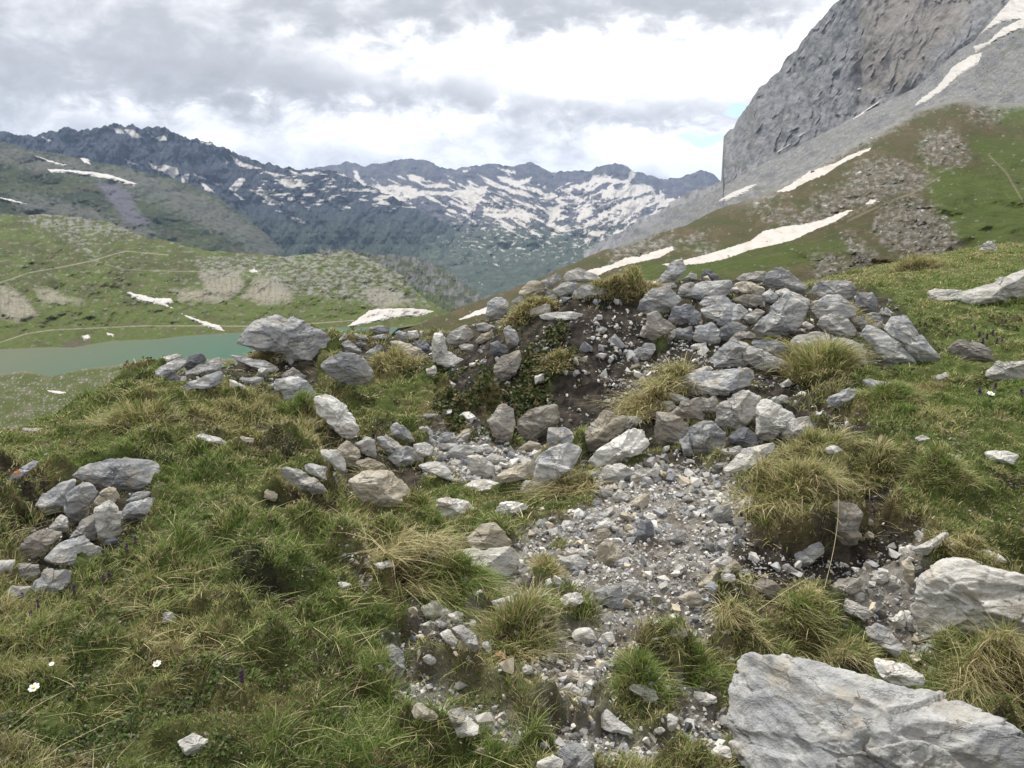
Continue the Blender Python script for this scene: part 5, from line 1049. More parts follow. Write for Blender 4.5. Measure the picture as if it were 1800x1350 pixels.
knoll_top = poly1("-260,380 0,375 30,379 70,377 120,380 160,385 200,392 235,408 260,418 300,424 320,432 360,440 430,445 470,448 500,452 540,446 575,447 610,440 640,450 680,470 710,487 730,512 760,532 790,548 830,556", 'P')
sheet('green_knoll', -260, 820, 1100, 240, knoll_top, SHO, (np.array([-260, 300, 620, 820]), np.array([620, 560, 520, 430.])), (SHO[0], Yz(SHO[1], ZL-.2)),
      lambda X, Y, v: v*(1-v)*4*(.02*fbm(X*.02, Y*.03, 0, 88, 4))+.012*fbm(X*.045+Y*.02, Y*.06, 0, 89, 4)*sm(0, .2, v)+.0010*fbm(X*.3, Y*.5, 0, 90, 3)*sm(0, .15, v), knoll_c, M['hill'], jag=3, jf=.06, label='green rocky knoll beyond the lake', kind='structure')
# --- broad green and grey slope behind the knoll
def slope_c(PX, PY, v, P, tp):
    s = fbm(PX*.10+PY*.06, PY*.25-PX*.05, 0, 94, 5, .62); n = fbm(PX*.012+PY*.01, PY*.03-PX*.008, 0, 95, 4)
    c = mixc(np.broadcast_to(np.array([.030, .044, .020]), PX.shape+(3,)), ([.058, .070, .030], sm(-.1, .3, n)), ([.085, .068, .045], sm(.05, .4, fbm(PX*.02, PY*.05, 0, 96, 4))*.5))
    band = np.maximum(polysd(PX, PY, pts('J', "440,300 640,320 820,400 980,460 1120,560 1270,670 1180,690 1080,620 900,540 740,450 600,400 480,350")), polysd(PX, PY, pts('J', "0,200 150,230 420,290 460,340 300,310 0,260")))
    band = np.maximum(band, polysd(PX, PY, pts('J', "60,420 200,440 420,500 700,600 560,600 300,520 100,480")))
    c = mixc(c, ([.125, .125, .11], sm(-14, 6, band+22*s)*.7), ([.12, .125, .11], sm(.18, .42, s)*.6), ([.022, .028, .018], sm(.15, .4, -s)*.6))
    scar = polysd(PX, PY, pts('J', "430,360 520,365 600,420 620,490 690,550 620,560 570,540 500,450"))
    return mixc(c, ([.125, .12, .145], sm(-5, 5, scar+5*s)*.85))
slope_top = poly1("-300,225 0,247 50,262 110,272 155,283 210,292 250,300 311,316 350,332 389,351 415,370 440,388 468,412 494,436 530,470 600,500 900,560", 'P')
sheet('mountain_slope', -300, 900, 950, 220, slope_top, 640, (np.array([-300, 300, 900]), np.array([1500, 1900, 2400.])), (np.array([-300, 900]), np.array([700, 1000.])),
      lambda X, Y, v: .035*ridged(X*.011+Y*.012, Y*.022-X*.006, 0, 97, 4)+.0035*fbm(X*.12, Y*.2, 0, 98, 4), slope_c, M['far'], jag=2.5, jf=.05, label='green and grey mountain slope behind the knoll')
# --- rocky bluff where the valley narrows
def bluff_c(PX, PY, v, P, tp):
    s = fbm(PX*.13+PY*.03, PY*.07, 0, 99, 5, .62); e = PY-tp
    c = mixc(np.broadcast_to(np.array([.15, .15, .14]), PX.shape+(3,)), ([.075, .09, .045], sm(.0, .25, fbm(PX*.06, PY*.1, 0, 100, 4)+.1)), ([.08, .085, .075], sm(.05, .3, s)*.7), ([.24, .235, .215], sm(.15, .4, -s)*.5))
    return mixc(c, ([.08, .10, .045], sm(45, 62, e+14*s)))
sheet('rocky_bluff', 560, 870, 420, 110, poly1("560,436 620,440 660,448 700,449 735,454 770,466 795,480 815,496 835,510 870,540", 'P'), 590, 1150.0, 900.0,
      lambda X, Y, v: .014*ridged(X*.04, Y*.02, 0, 101, 3)+.004*fbm(X*.3, Y*.15, 0, 102, 3), bluff_c, M['far'], jag=4, jf=.09, label='rocky bluff where the valley narrows')
# --- dark ridge on the left
def ridge_c(PX, PY, v, P, tp):
    s = fbm(PX*.14, PY*.10, 0, 103, 5, .6); low = sm(340, 430, PY)
    c = mixc(np.broadcast_to(np.array([.028, .034, .046]), PX.shape+(3,)), ([.060, .064, .078], sm(.0, .35, s)*.7), ([.036, .052, .030], low*.85), ([.10, .105, .095], sm(.25, .42, fbm(PX*.2, PY*.3, 0, 104, 4))*.6))
    sn = np.max([polysd(PX, PY, pts('J', q)) for q in SN_J], 0)+2.0*fbm(PX*.16, PY*.25, 0, 105, 4)
    sp = fbm(PX*.035+PY*.02, PY*.13, 0, 106, 5, .55); zone = sm(400, 520, PX)*sm(290, 310, PY)*sm(385, 345, PY)
    return mixc(c, ([.50, .47, .43], np.maximum(sm(-.8, .8, sn), sm(.14, .19, sp*zone))))
SN_J = ["510,115 545,120 560,140 530,140", "560,120 600,125 650,160 600,160", "660,125 700,160 760,145 750,170 720,172 680,150", "670,270 700,290 740,282 800,295 810,320 790,345 740,315 690,300", "820,330 855,322 850,362 820,360", "870,320 930,345 900,345", "885,340 960,395 970,410 930,395", "1035,390 1060,360 1085,342 1110,345 1090,380 1060,405", "560,252 620,282 580,275", "1130,395 1220,405 1200,420 1270,455 1240,465 1190,430", "1310,518 1340,520 1390,550 1350,545", "190,155 240,175 220,178", "900,178 960,185 940,192", "1000,240 1040,272 1025,275", "1035,230 1100,275 1190,300 1130,300 1075,285", "960,358 1000,368 985,377", "1050,405 1105,438 1090,440", "1190,310 1290,330 1240,335", "1240,350 1340,345 1400,380 1300,385", "1300,300 1370,330 1330,325", "1240,485 1300,497 1270,500"]
ridge_top = poly1("-300,205 0,228 30,236 60,240 75,236 85,230 95,232 113,224 133,227 160,227 173,221 190,223 199,216 218,223 234,220 250,226 270,223 290,224 307,234 335,246 345,244 373,252 400,262 430,275 467,287 506,295 545,298 590,300 650,330 720,360 800,400 870,440 950,470", 'P')
sheet('dark_ridge', -300, 950, 1100, 230, ridge_top, 560, (np.array([-300, 200, 600, 950]), np.array([2900, 3100, 3600, 3800.])), (np.array([-300, 950]), np.array([1900, 2500.])),
      lambda X, Y, v: .055*ridged(X*.022+Y*.004, Y*.014, 0, 107, 5)+.007*ridged(X*.09, Y*.05, 0, 108, 3), ridge_c, M['far'], jag=6, jf=.09, label='dark blue-grey ridge with snow patches on the left skyline')
# --- far snowy range
range_top = poly1("-260,320 -60,285 0,275 30,271 60,274 110,288 150,278 200,268 240,264 280,258 330,256 390,262 420,275 450,295 490,300 520,300 560,290 620,290 660,278 690,275 730,290 770,290 800,285 830,276 850,270 870,278 890,286 930,305 950,315 1000,312 1050,308 1100,309 1130,305 1150,292 1180,285 1240,273 1270,280 1300,292 1330,315 1370,320 1400,330 1440,345 1480,345 1520,345 1560,330 1620,308 1650,312 1680,325 1705,350 1780,400 1900,440", 'I')
def range_c(PX, PY, v, P, tp):
    s = fbm(PX*.10, PY*.13, 0, 110, 5, .62); d = PY-tp
    c = mixc(np.broadcast_to(np.array([.058, .056, .068]), PX.shape+(3,)), ([.10, .094, .104], sm(0, .3, s)), ([.055, .075, .045], sm(375, 420, PY-20*s)*.9), ([.13, .125, .11], sm(.1, .35, fbm(PX*.06, PY*.2, 0, 111, 4))*.5))
    A1, A2 = math.radians(24), math.radians(-26)
    wx = 10*fbm(PX*.03, PY*.05, 0, 142, 3); X2, Y2 = PX+wx, PY+.5*wx
    f1 = fbm((X2*math.cos(A1)+Y2*math.sin(A1))*.022, (-X2*math.sin(A1)+Y2*math.cos(A1))*.11, 0, 112, 5, .58)
    f2 = fbm((X2*math.cos(A2)+Y2*math.sin(A2))*.022, (-X2*math.sin(A2)+Y2*math.cos(A2))*.11, 0, 147, 5, .58)
    wl = sm(1060, 900, PX); q = f1*wl+f2*(1-wl)+.25*f1*f2
    lo = np.interp(PX, [560, 650, 750, 850, 950, 1050, 1130, 1200, 1260], [340, 345, 368, 398, 424, 428, 420, 395, 370])
    dens = np.interp(PX, [520, 700, 840, 930, 1060, 1180, 1260], [.07, .12, .19, .25, .25, .18, .08])
    zone = sm(10, 34, d)*sm(26, -26, PY-lo)
    m = q+dens-.30-(1-zone)*.5
    pl = np.max([polysd(PX, PY, pts('I', z)) for z in SN_I], 0)+4.5*fbm(PX*.10, PY*.2, 0, 113, 5, .6)-1.2
    scat = .8*sm(.33, .38, fbm(X2*.09, Y2*.30, 0, 148, 3))*sm(340, 360, PY)*sm(480, 430, PY)*sm(740, 860, PX)
    return mixc(c, ([.52, .485, .44], np.maximum(np.maximum(sm(.0, .035, m), scat), sm(-.8, .8, pl))))
SN_I = ["150,360 190,375 240,370 300,375 350,395 420,400 490,400 560,390 640,380 670,375 650,420 620,460 600,470 560,440 480,425 400,420 340,430 260,455 220,440 170,400", "365,375 430,360 490,370 490,388 370,388", "50,300 75,310 95,350 125,385 90,375 60,345", "0,345 60,350 110,365 125,390 80,380 0,360", "445,308 480,330 515,335 500,345 460,325", "540,310 590,293 585,310 550,320", "690,290 790,310 790,325 740,318", "700,330 740,335 800,350 865,335 850,360 800,385 760,375 720,360", "640,470 720,480 800,470 840,490 860,550 800,525 700,522 640,515",
 "890,430 940,420 960,440 900,442", "920,470 990,470 1000,490 950,555 930,545 940,500", "1000,380 1060,425 1120,440 1050,436", "1040,370 1110,380 1130,330 1190,320 1240,345 1300,350 1290,315 1310,300 1330,325 1300,370 1240,365 1150,370 1120,400", "1180,400 1250,390 1330,365 1400,375 1420,395 1330,430 1240,430 1170,440", "1080,480 1140,470 1130,520 1070,540 1060,520", "1300,440 1420,410 1380,470 1280,530 1200,570 1270,490 1200,480", "1430,440 1460,420 1470,455 1505,455 1480,475 1440,470", "560,470 620,455 600,500 570,500"]
sheet('snowy_range', 500, 1420, 1150, 280, range_top, 640, 6000.0, (np.array([500, 1420]), np.array([1900, 1900.])),
      lambda X, Y, v: (.075*ridged(X*.018, Y*.016, 0, 115, 6)+.009*ridged(X*.08, Y*.06, 0, 116, 4))*sm(.25, .7, v)+.008*fbm(X*.05, Y*.1, 0, 117, 4), range_c, M['far'], jag=4, jf=.07,
      prof=lambda X, Y, v: np.clip(v*1.0, 0, 1)**1.0, label='far snow-streaked mountain range closing the valley')
# --- limestone cliff mountain on the right
cliff_top = poly1("-190,1130 -60,1060 0,1040 60,985 130,970 200,920 300,862 400,838 432,822 436,800 440,760 441,620 455,600 470,588 490,570 510,530 560,470 600,400 640,368 700,312 712,280 730,258 770,230 800,180 830,140 870,105 900,70 960,0 1010,-60 1100,-150 1300,-240 1600,-300 2300,-330", 'K')
scree_line = poly1("-190,1200 430,845 620,740 800,650 1000,545 1200,450 1320,390 1400,320 1500,230 1580,180 1640,90 1700,40 1800,-40 1900,-100 2300,-260", 'K')
def cliff_prof(PX, PY, v):
    sl = np.interp(PX, *scree_line); top = np.interp(PX, *cliff_top); bot = PY[:, :1]
    a = np.clip((bot-sl)/np.maximum(bot-top, 1), .02, .98)
    return np.where(v < a, v/a*.72, .72+.28*(v-a)/(1-a))
def cliff_disp(PX, PY, v):
    up = sm(-12, 12, np.interp(PX, *scree_line)-PY)
    u = PX*.92+PY*.38
    wu = u+14*fbm(PX*.02, PY*.02, 0, 141, 4); col = .5*ridged(wu*.018, PY*.011, 0, 120, 6)+.5*ridged(PX*.03+PY*.02, PY*.03, 0, 143, 5)
    st = fbm(wu*.07, PY*.03+.02*PX, 0, 121, 5, .6); lay = ridged(PX*.02+PY*.015, PY*.05-PX*.02, 0, 122, 4)
    fv = ridged(wu*.075, PY*.016+.01*PX, 0, 145, 4); d = up*(.010*fbm(PX*.02+.3*PY*.02, PY*.010, 0, 149, 3)+.004*(ridged(wu*.022, PY*.008, 0, 153, 4)-.5)+.0032*fbm(PX*.05, PY*.03, 0, 150, 5, .55)+.0018*fbm(wu*.13, PY*.025, 0, 151, 4, .55)-.004*sm(.82, .95, ridged(wu*.03, PY*.010, 0, 152, 4)))+(1-up)*(.0045*fbm(PX*.05, PY*.08, 0, 123, 4)+.0009*fbm(PX*.3, PY*.3, 0, 124, 3))
    gl = np.exp(-((PX-(1512+(PY-120)*.02))/9)**2)*sm(-10, 60, PY)*sm(205, 180, PY)
    return d+.012*gl*up-.010*sm(0, 70, PX-1515)*up*sm(240, 100, PY)
def cliff_c(PX, PY, v, P, tp):
    up = sm(-8, 8, np.interp(PX, *scree_line)-PY+7*fbm(PX*.05, PY*.05, 0, 125, 4)); u = PX*.92+PY*.38
    wu = u+16*fbm(PX*.02, PY*.02, 0, 141, 4); st = .6*fbm(wu*.10, PY*.03, 0, 126, 5, .65)+.6*fbm(PX*.07, PY*.09, 0, 144, 5, .7); bl = fbm(PX*.03, PY*.03, 0, 127, 5, .6); s = fbm(PX*.3, PY*.35, 0, 128, 4, .6)
    br = polysd(PX, PY, pts('K', "1060,-40 1500,-80 1620,-60 1500,150 1380,260 1240,400 1120,440 1070,480 1060,300"))
    cl = mixc(np.broadcast_to(np.array([.195, .195, .20]), PX.shape+(3,)), ([.27, .268, .265], sm(.0, .4, st)*.8), ([.095, .098, .105], sm(.0, .35, -st)*.8), ([.10, .10, .105], sm(.84, .93, ridged(wu*.045, PY*.012, 0, 146, 4))*.5), ([.12, .12, .125], sm(.25, .5, -s)*.5), ([.222, .197, .172], sm(-18, 18, br+18*bl)*.65), ([.11, .12, .085], sm(.22, .4, bl-s*.25)*.4))
    sc = mixc(np.broadcast_to(np.array([.185, .183, .178]), PX.shape+(3,)), ([.14, .14, .145], sm(0, .3, bl)), ([.30, .29, .275], sm(.25, .42, s)*.6), ([.13, .135, .10], sm(.2, .45, fbm(PX*.04+PY*.03, PY*.08, 0, 129, 4))*.6), ([.13, .13, .13], sm(.25, .42, -s)*.5))
    return mixc(sc, (cl, up)) if False else sc+(cl-sc)*up[..., None]
hill_top = poly1("560,640 640,615 690,590 730,572 760,560 800,545 860,522 900,508 950,488 1000,467 1060,440 1110,430 1150,412 1200,398 1260,368 1290,358 1330,345 1400,312 1450,285 1500,252 1560,222 1610,193 1650,180 1690,172 1740,180 1800,182 1900,186 2100,195", 'P')
sheet('limestone_cliff', 1026, 2050, 1000, 460, cliff_top, (hill_top[0], hill_top[1]+45), (np.array([1026, 1270, 1500, 2050]), np.array([1500, 1000, 900, 800.])), (np.array([1026, 1270, 1800, 2050]), np.array([1150, 700, 430, 400.])),
      cliff_disp, cliff_c, M['cliff'], jag=5, jf=.07, prof=cliff_prof, label='steep grey limestone cliff mountain above its scree slope')
# --- green hillside on the right
ROCKY = [pts('K', s) for s in ("1350,610 1470,600 1540,700 1500,740 1400,750 1340,680", "1060,740 1200,720 1370,800 1340,850 1150,900 1000,940 900,960 850,900 980,850", "760,960 900,940 1010,930 900,1000 780,1030 740,1000", "1180,920 1330,900 1470,1020 1500,1120 1400,1180 1230,1130 1120,1040", "860,1160 960,1170 980,1250 860,1250", "-60,1050 30,1080 210,1075 220,1115 60,1145 -60,1180", "270,1085 350,1060 340,1080 280,1100", "560,930 700,860 640,920 570,945", "480,850 700,750 900,640 1100,560 1250,540 1100,640 900,740 700,830 560,870", "1000,1060 1120,1150 1100,1220 1020,1220", "1550,480 1700,500 1660,540 1560,520", "640,960 740,950 720,1000 650,990", "330,1130 400,1110 390,1150 340,1155")]
LUSH = [pts('K', s) for s in ("1360,750 1500,760 1700,780 1900,900 1900,1080 1640,1110 1500,1100 1420,1000 1350,850", "1560,640 1760,620 1900,700 1900,900 1760,820 1640,760", "1600,470 1900,470 1900,560 1700,560", "0,1200 450,1160 900,1120 900,1180 500,1240 0,1290", "240,1130 600,1110 900,1090 1100,1130 900,1150")]
def hill_c(PX, PY, v, P, tp):
    n = fbm(PX*.03, PY*.05, 0, 130, 4); s = fbm(PX*.09, PY*.14, 0, 131, 6, .70); s2 = fbm(PX*.06+PY*.02, PY*.10, 0, 132, 5, .62)
    c = mixc(np.broadcast_to(np.array([.080, .070, .034]), PX.shape+(3,)), ([.105, .082, .046], sm(.0, .3, n)*.8), ([.055, .066, .022], sm(-.05, .3, fbm(PX*.02, PY*.06, 0, 133, 4))*.7))
    lu = mx(LUSH, PX, PY)+14*s2; c = mixc(c, ([.066, .096, .020], sm(-16, 14, lu)*.8))
    ro = mx(ROCKY, PX, PY)+16*s2
    c = mixc(c, ([.16, .142, .118], sm(-16, 12, ro+26*s)*.6), ([.27, .26, .24], sm(-16, 8, ro+10*s)*sm(.0, .35, s)*.75), ([.065, .058, .042], sm(-10, 6, ro)*sm(.08, .35, -s)*.6), ([.27, .26, .24], sm(.40, .6, s+.4*s2)*.7), ([.06, .055, .028], sm(.2, .5, -s-.3*s2)*.5))
    top = sm(16, 2, PY-tp+10*s2)*sm(1250, 1400, PX)*.7
    c = mixc(c, ([.25, .245, .235], top))
    for q in (pts('K', "1000,1000 1150,930 1300,870 1420,800"), pts('K', "1640,700 1720,780 1800,920 1840,980"), pts('K', "700,1085 800,1040 900,1010")): c = mixc(c, ([.21, .175, .13], sm(2.5, .6, linesd(PX, PY, q)+.8*s)*.6))
    return c
def hill_d(X, Y, v):
    s2 = fbm(X*.06+Y*.02, Y*.10, 0, 132, 5, .62); ro = sm(-12, 10, mx(ROCKY, X, Y)+16*s2)
    m = sm(0, .12, v)
    return m*(.10*fbm(X*.008, Y*.014, 0, 134, 3)+.013*fbm(X*.03+Y*.02, Y*.05, 0, 135, 4)-.024*ro*(ridged(X*.05+Y*.02, Y*.07, 0, 136, 5)-.2)+.0008*fbm(X*.3, Y*.4, 0, 137, 3)+.012*np.exp(-(linesd(X, Y, pts('K', "1340,760 1480,1040 1560,1130"))/16)**2))
sheet('green_hillside', 560, 2050, 1300, 400, hill_top, (np.array([560, 900, 1400, 1700, 2050]), np.array([700, 640, 560, 530, 520.])), (np.array([560, 800, 1100, 1300, 1700, 2050]), np.array([95, 150, 300, 380, 420, 420.])), (np.array([560, 900, 1400, 2050]), np.array([34, 36, 38, 38.])),
      hill_d, hill_c, M['hill'], jag=2.5, jf=.06, label='brown and green hillside rising to the right', prof=lambda X, Y, v: v**.92)
# --- broken rock lying on the slopes: real blocks, too many to count
def blocks(name, label, sh, polys, n, seed, smin, smax, bright=1.0, wide=0.0, cols=PAL):
    r = np.random.default_rng(seed); U = SH[sh][0]
    PXs, PYs = [], []
    for q in polys:
        a = (q.max(0)-q.min(0)).prod(); k = int(n*a/sum((z.max(0)-z.min(0)).prod() for z in polys))
        x = r.uniform(q[:, 0].min(), q[:, 0].max(), k); y = r.uniform(q[:, 1].min(), q[:, 1].max(), k)
        m = (polysd(x, y, q) > r.normal(0, 4, k)) & (fbm(x*.09, y*.14, 0, 131, 4, .6)+r.normal(0, .12, k) > -.02); PXs.append(x[m]); PYs.append(y[m])
    if wide:
        k = int(n*wide); x = r.uniform(U[0], 1830 if U[-1] > 1500 else U[-1], k); tp = np.interp(x, U, SH[sh][1]); bt = np.interp(x, U, SH[sh][2]); y = tp+(bt-tp)*r.random(k)
        m = fbm(x*.03, y*.06, 0, 160, 4)+r.normal(0, .1, k) > .16; PXs.append(x[m]); PYs.append(y[m])
    x = np.concatenate(PXs); y = np.concatenate(PYs); ok = (y > np.interp(x, U, SH[sh][1])+2); x, y = x[ok], y[ok]; n = len(x)
    Y = sheetY(sh, x, y); P = at(x, y, Y); s = smin*(smax/smin)**(r.random(n)**2.5)*.5*Y/FPX
    R = rotm(r, n); vi = r.integers(0, len(CH), n); cr = cols[r.integers(0, len(cols), n)]*r.uniform(.55, .95, (n, 1))*bright; Vs, Fs, Cs, nv = [], [], [], 0
    for k, (v_, f_) in enumerate(CH):
        m = np.where(vi == k)[0]; V = np.einsum('nij,vj->nvi', R[m], v_*np.array([1, 1, .8]))*s[m, None, None]+P[m][:, None]
        Vs.append(V.reshape(-1, 3)); Cs.append(np.repeat(cr[m], len(v_), 0)); Fs.append((f_[None]+np.arange(len(m))[:, None, None]*len(v_)+nv).reshape(-1, 3)); nv += len(m)*len(v_)
    o = mesh_obj(name, np.vstack(Vs), np.vstack(Fs), M['hill'], np.vstack(Cs), smooth=False); tag(o, label, 'boulders', kind='stuff'); print(name, n)
blocks('hillside_boulders', 'broken grey boulders scattered over the right hillside', 'green_hillside', ROCKY, 9000, 501, 1.3, 12, 1.1, .25)
blocks('scree_boulders', 'grey blocks strewn on the scree below the cliff', 'limestone_cliff', [pts('K', "430,850 700,700 1000,560 1250,450 1500,260 1700,140 1900,60 1900,470 1500,440 1250,500 900,640 600,810")], 5000, 502, 1.0, 4.5, .75)
blocks('knoll_boulders', 'pale boulders dotted over the knoll beyond the lake', 'green_knoll', OUT+SCR[:1], 5000, 503, 1.1, 6, .8, .35)
blocks('shore_boulders', 'pale boulders on the flat near shore of the lake', 'lakeside_meadow', [pts('P', "-60,690 120,672 260,660 260,760 -60,770")], 260, 504, 1.5, 8, .85)
# --- larger snow patches, each one an object
for sh, P_, lab in [
 ('green_hillside', pts('K', "165,1195 250,1178 400,1140 560,1090 620,1045 720,1022 800,1015 900,990 1000,950 1025,950 950,1000 850,1040 780,1075 700,1100 560,1130 450,1170 350,1190 200,1203"), 'largest pinkish snow tongue, lying just above the right stone pile'),
 ('green_hillside', pts('K', "-180,1225 -60,1195 0,1165 60,1160 150,1130 210,1113 217,1130 150,1165 50,1187 0,1197 -60,1215 -140,1250"), 'long snow strip on the hillside left of the leaning spire stone'),
 ('green_hillside', pts('K', "675,868 740,835 830,775 960,732 1000,705 1110,666 1100,680 970,742 900,790 830,815 740,864"), 'narrow snow strip in the middle of the right hillside'),
 ('green_hillside', pts('K', "1085,920 1110,900 1150,910 1100,927"), 'tiny pinkish snow remnant under the rocky outcrop'),
 ('green_hillside', pts('D', "380,437 480,390 565,358 562,397 470,417 400,440"), 'small pale snow strip behind the tall blocky boulder'),
 ('limestone_cliff', pts('K', "405,915 480,870 560,838 597,830 540,872 470,902"), 'beige snow strip at the left foot of the cliff'),
 ('limestone_cliff', pts('K', "1305,478 1340,440 1400,400 1450,340 1480,300 1560,250 1614,236 1592,290 1500,342 1440,402 1350,462"), 'long white snow streak on the scree below the cliff'),
 ('limestone_cliff', pts('K', "1595,158 1650,100 1720,20 1760,-30 1900,-60 1900,100 1760,140 1680,180 1640,202 1580,237 1573,210 1640,188 1700,130 1780,88 1700,100 1640,132"), 'forked white snowfield at the top right corner'),
 ('limestone_cliff', pts('K', "1008,550 1080,500 1152,452 1142,470 1060,522"), 'thin snow line under the middle of the cliff'),
 ('limestone_cliff', pts('K', "778,620 808,595 806,605 785,620"), 'tiny snow fleck below the left part of the cliff'),
 ('limestone_cliff', pts('K', "675,692 750,645 748,650 690,690"), 'very thin snow line at the left end of the scree'),
 ('limestone_cliff', pts('K', "1045,402 1063,398 1060,408 1047,408"), 'tiny snow fleck in the cleft of the cliff'),
 ('green_knoll', pts('J', "568,855 640,870 700,885 775,886 782,905 748,910 785,932 730,915 640,900 600,885"), 'white snow patch in the meadow beyond the lake, upper one'),
 ('green_knoll', pts('J', "820,955 900,983 990,1008 1013,1032 960,1024 880,990"), 'white snow streak running down to the lake shore path'),
 ('green_knoll', pts('J', "372,1055 400,1048 412,1065 380,1077"), 'small snow patch near the lake shore, left one'),
 ('green_knoll', pts('J', "478,1038 515,1050 512,1059 485,1050"), 'small snow patch near the lake shore, right one'),
 ('green_knoll', pts('I', "28,1012 130,938 210,930 360,933 417,943 350,967 250,970 200,982 100,1002 60,1014"), 'wide snowfield at the right end of the lake'),
 ('green_knoll', pts('J', "1125,762 1150,750 1166,768 1140,770"), 'tiny snow patch on the knoll track above the scree'),
 ('green_knoll', pts('J', "1480,1022 1530,1017 1528,1026 1482,1027"), 'tiny snow patch at the lake edge beside the skyline boulder'),
 ('lakeside_meadow', pts('J', "215,1302 260,1303 300,1310 290,1316 240,1312"), 'small snow patch on the near shore at the left'),
 ('mountain_slope', pts('J', "215,302 300,304 420,314 500,328 622,368 605,378 480,344 350,322 230,316"), 'long white snow line across the left mountain slope'),
 ('mountain_slope', pts('J', "160,240 220,262 310,285 290,287 200,262"), 'short snow line above the long one on the left slope'),
 ('mountain_slope', pts('J', "365,255 395,258 412,282 385,275"), 'small snow patch right above the long snow line'),
 ('mountain_slope', pts('J', "0,428 60,440 120,458 90,460 0,438"), 'snow line at the left picture edge above the knoll')]:
    snow('snow_patch', sh, P_, lab, tone=(.39, .335, .29) if sh == 'green_hillside' else (.42, .39, .35))
# --- low valley ground far below everything, out to the horizon
a = np.linspace(0, 2*math.pi, 65)[:-1]; V = np.vstack([[0, 0, -640]]+[[math.cos(t)*14000, math.sin(t)*14000, -640] for t in a]); F = [[0, i+1, (i+1) % 64+1] for i in range(64)]
o = mesh_obj('valley_floor', V, F, M['far'], np.tile([[.07, .085, .045]], (65, 1))); tag(o, kind='structure')
# --- haze: one closed box of thin air round everything but the sky
bm = bmesh.new(); bmesh.ops.create_cube(bm, size=1); me = bpy.data.meshes.new('haze'); bm.to_mesh(me); bm.free()
hz = bpy.data.objects.new('haze', me); COL.objects.link(hz); HTOP = HZT; HB = -642.0
hz.scale = (30000, 30000, HTOP-HB); hz.location = (0, 0, (HTOP+HB)/2); tag(hz, kind='stuff')
t = NT('haze'); t.n.remove(t.bsdf); pv = t.add('ShaderNodeVolumePrincipled', i={'Color': (.50, .68, 1.0, 1), 'Density': HZD, 'Anisotropy': .1}); t.l.new(pv.outputs[0], t.n['Material Output'].inputs['Volume']); me.materials.append(t.m)
# ------------------------------------------------------------------ sky
w = bpy.data.worlds.new('World'); scene.world = w; w.use_nodes = True; t = NT('', w); bg = t.n['Background']
SUN_EL, SUN_AZ = math.radians(62), math.radians(-28)      # azimuth clockwise from straight ahead (+Y)
sky = t.add('ShaderNodeTexSky', sky_type='NISHITA', sun_disc=False, sun_elevation=SUN_EL, sun_rotation=SUN_AZ).outputs[0]
skyc = t.vm('SCALE', sky); t.put(t.n[-1], 'Scale', .15)
tc = t.add('ShaderNodeTexCoord').outputs['Generated']
sp = t.add('ShaderNodeSeparateXYZ', i={0: tc}); x, y, z = sp.outputs
yy = t.math('MAXIMUM', y, .05); A = t.math('DIVIDE', x, yy); E = t.math('DIVIDE', z, yy)
uv = t.add('ShaderNodeCombineXYZ', i={0: A, 1: E}).outputs[0]
# noise in the cloud layer: direction stretched flatter towards the horizon
zz = t.math('ADD', t.math('MAXIMUM', z, 0.0), .22)
cl = t.add('ShaderNodeCombineXYZ', i={0: t.math('DIVIDE', x, zz), 1: t.math('DIVIDE', y, zz), 2: t.math('MULTIPLY', z, 4.0)}).outputs[0]
n0 = t.noise(cl, 1.1, 7, .55, .25); uvs = t.vm('MULTIPLY', uv, (1.0, 1.75, 1.0)); n1_ = t.noise(uvs, 6.5, 10, .58, .45); n2_ = t.noise(uvs, 19, 9, .6, .3)
wob = t.math('SUBTRACT', n1_, .5); wob2 = t.math('SUBTRACT', n2_, .5)
uvw = t.vm('ADD', uv, t.add('ShaderNodeCombineXYZ', i={0: t.math('MULTIPLY', wob, .22), 1: t.math('MULTIPLY', wob2, .07)}).outputs[0])
def ae(px, py):
    dx, ry, rz = ray(px, py); return float(dx/ry), float(rz/ry)
def blob(px, py, sx, sy, wgt):
    a0, e0 = ae(px, py); d = t.vm('SUBTRACT', uvw, (a0, e0, 0)); d = t.vm('MULTIPLY', d, (FPX/sx, FPX/sy, 0)); q = t.vm('DOT_PRODUCT', d, d)
    return t.math('MULTIPLY', t.math('EXPONENT', t.math('MULTIPLY', q, -1.0)), wgt)
tot = None
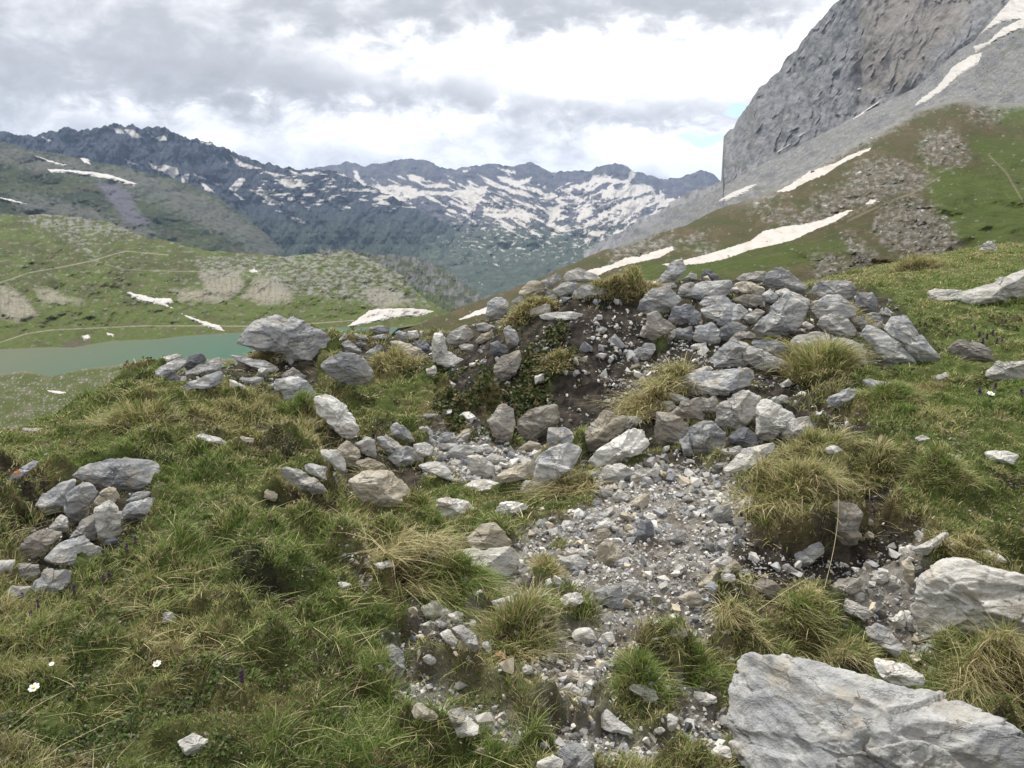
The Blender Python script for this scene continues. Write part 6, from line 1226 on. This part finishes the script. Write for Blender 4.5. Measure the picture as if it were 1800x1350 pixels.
for b in CLOUDS:
    v = blob(*b); tot = v if tot is None else t.math('ADD', tot, v)
front = t.ramp(y, [(.05, 0), (.3, 1)])
tot = t.math('MULTIPLY', t.math('MULTIPLY', tot, front), .8)
d = t.math('ADD', tot, t.math('MULTIPLY', wob, 2.6)); d = t.math('ADD', d, t.math('MULTIPLY', t.math('SUBTRACT', n0, .5), .7)); d = t.math('ADD', d, t.math('MULTIPLY', wob2, 1.7))
cc_ = t.ramp(t.math('ADD', t.math('MULTIPLY', d, .5), .27), [(.12, (1.02, 1.02, 1.02)), (.27, (.84, .845, .86)), (.40, (.66, .665, .69)), (.60, (.48, .49, .515)), (.9, (.38, .39, .41))])
cc_ = t.vm('SCALE', cc_); t.put(t.n[-1], 'Scale', CLOUDGAIN)
hol = None
for b in HOLES:
    v = blob(*b); hol = v if hol is None else t.math('ADD', hol, v)
hm = t.ramp(t.math('ADD', hol, t.math('MULTIPLY', wob, 1.2)), [(.35, 0), (.6, 1)])
fin = t.mix(t.math('MULTIPLY', hm, front), cc_, skyc)
t.put(bg, 'Color', fin); bg.inputs['Strength'].default_value = 1.0
sd = bpy.data.lights.new('sun', 'SUN'); sd.energy = SUNE; sd.angle = math.radians(SUNA); sd.color = (1.0, .965, .90)
so = bpy.data.objects.new('sun', sd); COL.objects.link(so); so.rotation_euler = (math.pi/2-SUN_EL, 0, math.pi-SUN_AZ)
from mathutils import Vector
so.rotation_euler = (-Vector((math.sin(SUN_AZ)*math.cos(SUN_EL), math.cos(SUN_AZ)*math.cos(SUN_EL), math.sin(SUN_EL)))).to_track_quat('-Z', 'Y').to_euler()
cam = bpy.data.cameras.new('camera'); co = bpy.data.objects.new('camera', cam); COL.objects.link(co); co.location = (0, 0, CAMZ); co.rotation_euler = (math.pi/2-PHI, 0, 0)
cam.sensor_width = 36; cam.lens = 36*FPX/1800; cam.clip_start = .05; cam.clip_end = 60000; scene.camera = co
scene.view_settings.view_transform = 'Standard'; scene.view_settings.look = 'None'; scene.view_settings.exposure = EXPO; scene.view_settings.gamma = 1
